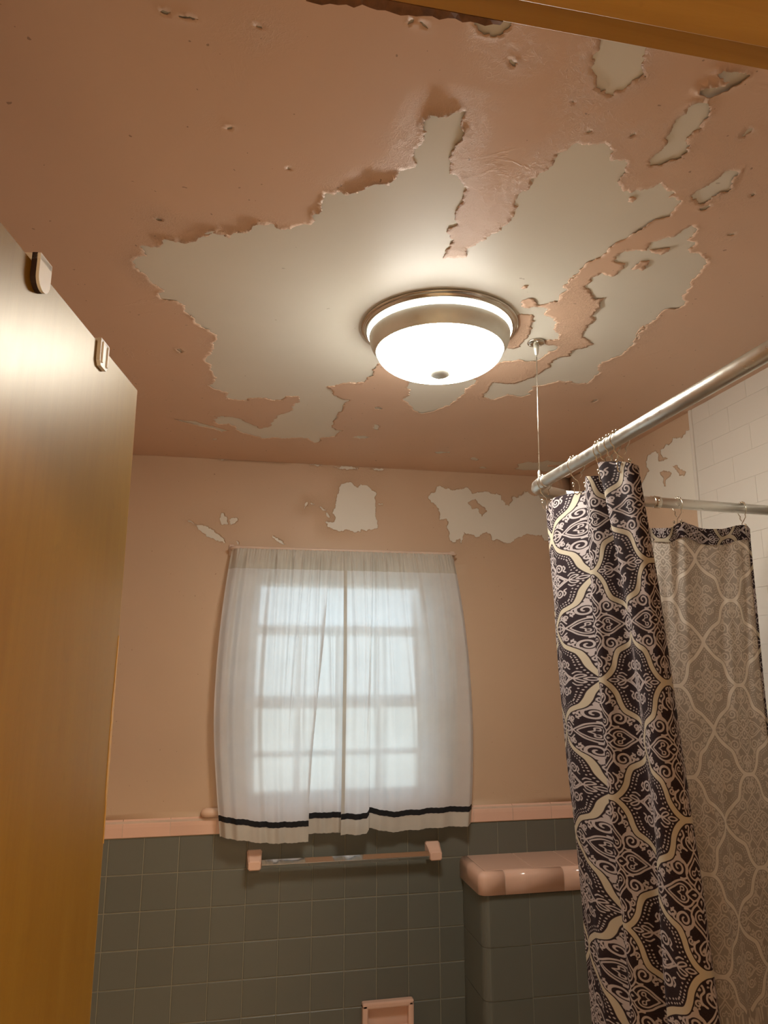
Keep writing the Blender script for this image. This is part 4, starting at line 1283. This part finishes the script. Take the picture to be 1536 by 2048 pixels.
TOPZ = [(-.775, 1.9590), (-.762, 1.9655), (-.735, 1.9650), (-.685, 1.9545), (-.630, 1.9545), (-.580, 1.9655), (-.540, 1.9500), (-.40, 1.958), (-.30, 1.93), (-.215, 1.925), (-.140, 1.960), (-.083, 1.9860),
        (-.044, 1.9840), (-.018, 1.977), (.000, 1.9900), (.032, 1.986), (.062, 1.988), (.108, 1.9965), (.142, 1.9880), (.176, 1.9740), (.245, 1.968)]
def cloth(u, z):
    """u (n), z (n) -> xyz (n,3)"""
    a = crom(U_, [n[1] for n in NODES], u); b = crom(U_, [n[2] for n in NODES], u); c = crom(U_, [n[3] for n in NODES], u)
    t = (1.98 - z) / .39
    t = np.clip(t, -.1, 4.0)[:, None]
    # quadratic through the three plans, straight below the lowest
    q = a * (t - 1) * (t - 2) / 2 - b * t * (t - 2) + c * t * (t - 1) / 2
    low = c + (c - b) * (t - 2) * .5
    q = np.where(t > 2, low, q)
    # soft creases
    w = .0016 * np.sin(u * 95 + 2.2 * np.sin(z * 7)) + .0012 * np.sin(u * 190 + z * 9) * np.sin(z * 5 + u * 14)
    top = np.exp(-np.maximum(0, 1.985 - z) / .10)
    w += .0022 * top * np.sin(u * 140 + 1.0)
    tg = crom(U_, [n[2] for n in NODES], u + .004) - crom(U_, [n[2] for n in NODES], u - .004)
    nrm = np.stack([-tg[:, 1], tg[:, 0]], 1); nrm /= np.linalg.norm(nrm, axis=1)[:, None] + 1e-9
    q = q + nrm * w[:, None]
    return np.concatenate([q, z[:, None]], 1), nrm
ZBOT = .30
du = .00125
cols = np.concatenate([np.arange(-.775, -.50, du), np.arange(-.50, -.13, .012), np.arange(-.13, .215, du), np.arange(.215, .2451, .006)])
dz = .00125
rows_t = np.concatenate([np.arange(0, 1.0, dz), np.arange(1.0, 1.66, .02)])
rows_t = rows_t / rows_t[-1]
ztop = crom([a for a, _ in TOPZ], [[b] for _, b in TOPZ], cols)[:, 0]
shower = empty('shower_curtain', (1.06, -1.2, ZBOT)); tag(shower, 'black and white damask shower curtain bunched at the corner of the rail', 'shower curtain')
so = np.array(shower.location)
def cloth_mesh(name, u, zt, zb, rt_, off, vphase, extra_parent, flip=False, mirror_z=None):
    n, m = len(u), len(rt_)
    UU = np.tile(u, m)
    ZZ = (zt[None, :] + (zb - zt[None, :]) * rt_[:, None]).ravel() if np.ndim(zb) == 0 else (zt[None, :] + (zb[None, :] - zt[None, :]) * rt_[:, None]).ravel()
    P, N = cloth(UU, ZZ)
    P[:, :2] += N * off
    V = ZZ - vphase(UU)
    if mirror_z is not None: V = (2 * mirror_z(UU) - ZZ) - vphase(UU)
    b, mo = sample_print(UU, V)
    a = np.arange(n * m).reshape(m, n)
    q = np.stack([a[:-1, :-1], a[:-1, 1:], a[1:, 1:], a[1:, :-1]], -1).reshape(-1, 4)
    if flip: q = q[:, ::-1]
    me = bpy.data.meshes.new(name)
    P = P - so
    me.vertices.add(len(P)); me.vertices.foreach_set('co', P.astype(np.float32).ravel())
    me.loops.add(q.size); me.loops.foreach_set('vertex_index', q.ravel().astype(np.int32))
    me.polygons.add(len(q)); me.polygons.foreach_set('loop_start', np.arange(0, q.size, 4, dtype=np.int32)); me.polygons.foreach_set('loop_total', np.full(len(q), 4, np.int32))
    me.update(calc_edges=True)
    me.polygons.foreach_set('use_smooth', np.ones(len(q), bool))
    at = me.attributes.new('print', 'FLOAT_VECTOR', 'POINT')
    at.data.foreach_set('vector', np.stack([b, mo, np.zeros_like(b)], 1).astype(np.float32).ravel())
    me.materials.append(M['damask'])
    o = bpy.data.objects.new(name, me); COL.objects.link(o); o.parent = extra_parent
    return o
vph = lambda u: 1.882 + .021 * np.clip((u + .5) / .4, 0, 1)
cloth_o = cloth_mesh('cloth', cols, ztop, ZBOT, rows_t, 0.0, vph, shower, True)
# hem folded to the inside along the top, and down the free side
hc = np.arange(-.775, -.50, .0014)
hz = crom([a for a, _ in TOPZ], [[b] for _, b in TOPZ], hc)[:, 0]
HEM_OFF = .0022
HEM_FLIP = False
hr = np.linspace(0, 1, 26)
o = cloth_mesh('top_hem', hc, hz + .0003, hz - .034 - .004 * np.sin((hc + .775) * 14), hr, HEM_OFF, vph, shower, HEM_FLIP, mirror_z=lambda u: np.interp(u, hc, hz))
o['label'] = 'dark printed hem folded inwards'
sc_ = np.arange(-.7752, -.767, .0012)
sz = crom([a for a, _ in TOPZ], [[b] for _, b in TOPZ], sc_)[:, 0]
o = cloth_mesh('side_hem', sc_, sz - .02, .9, np.linspace(0, 1, 700), HEM_OFF * .7, vph, shower, HEM_FLIP)
o['label'] = 'dark narrow side hem'
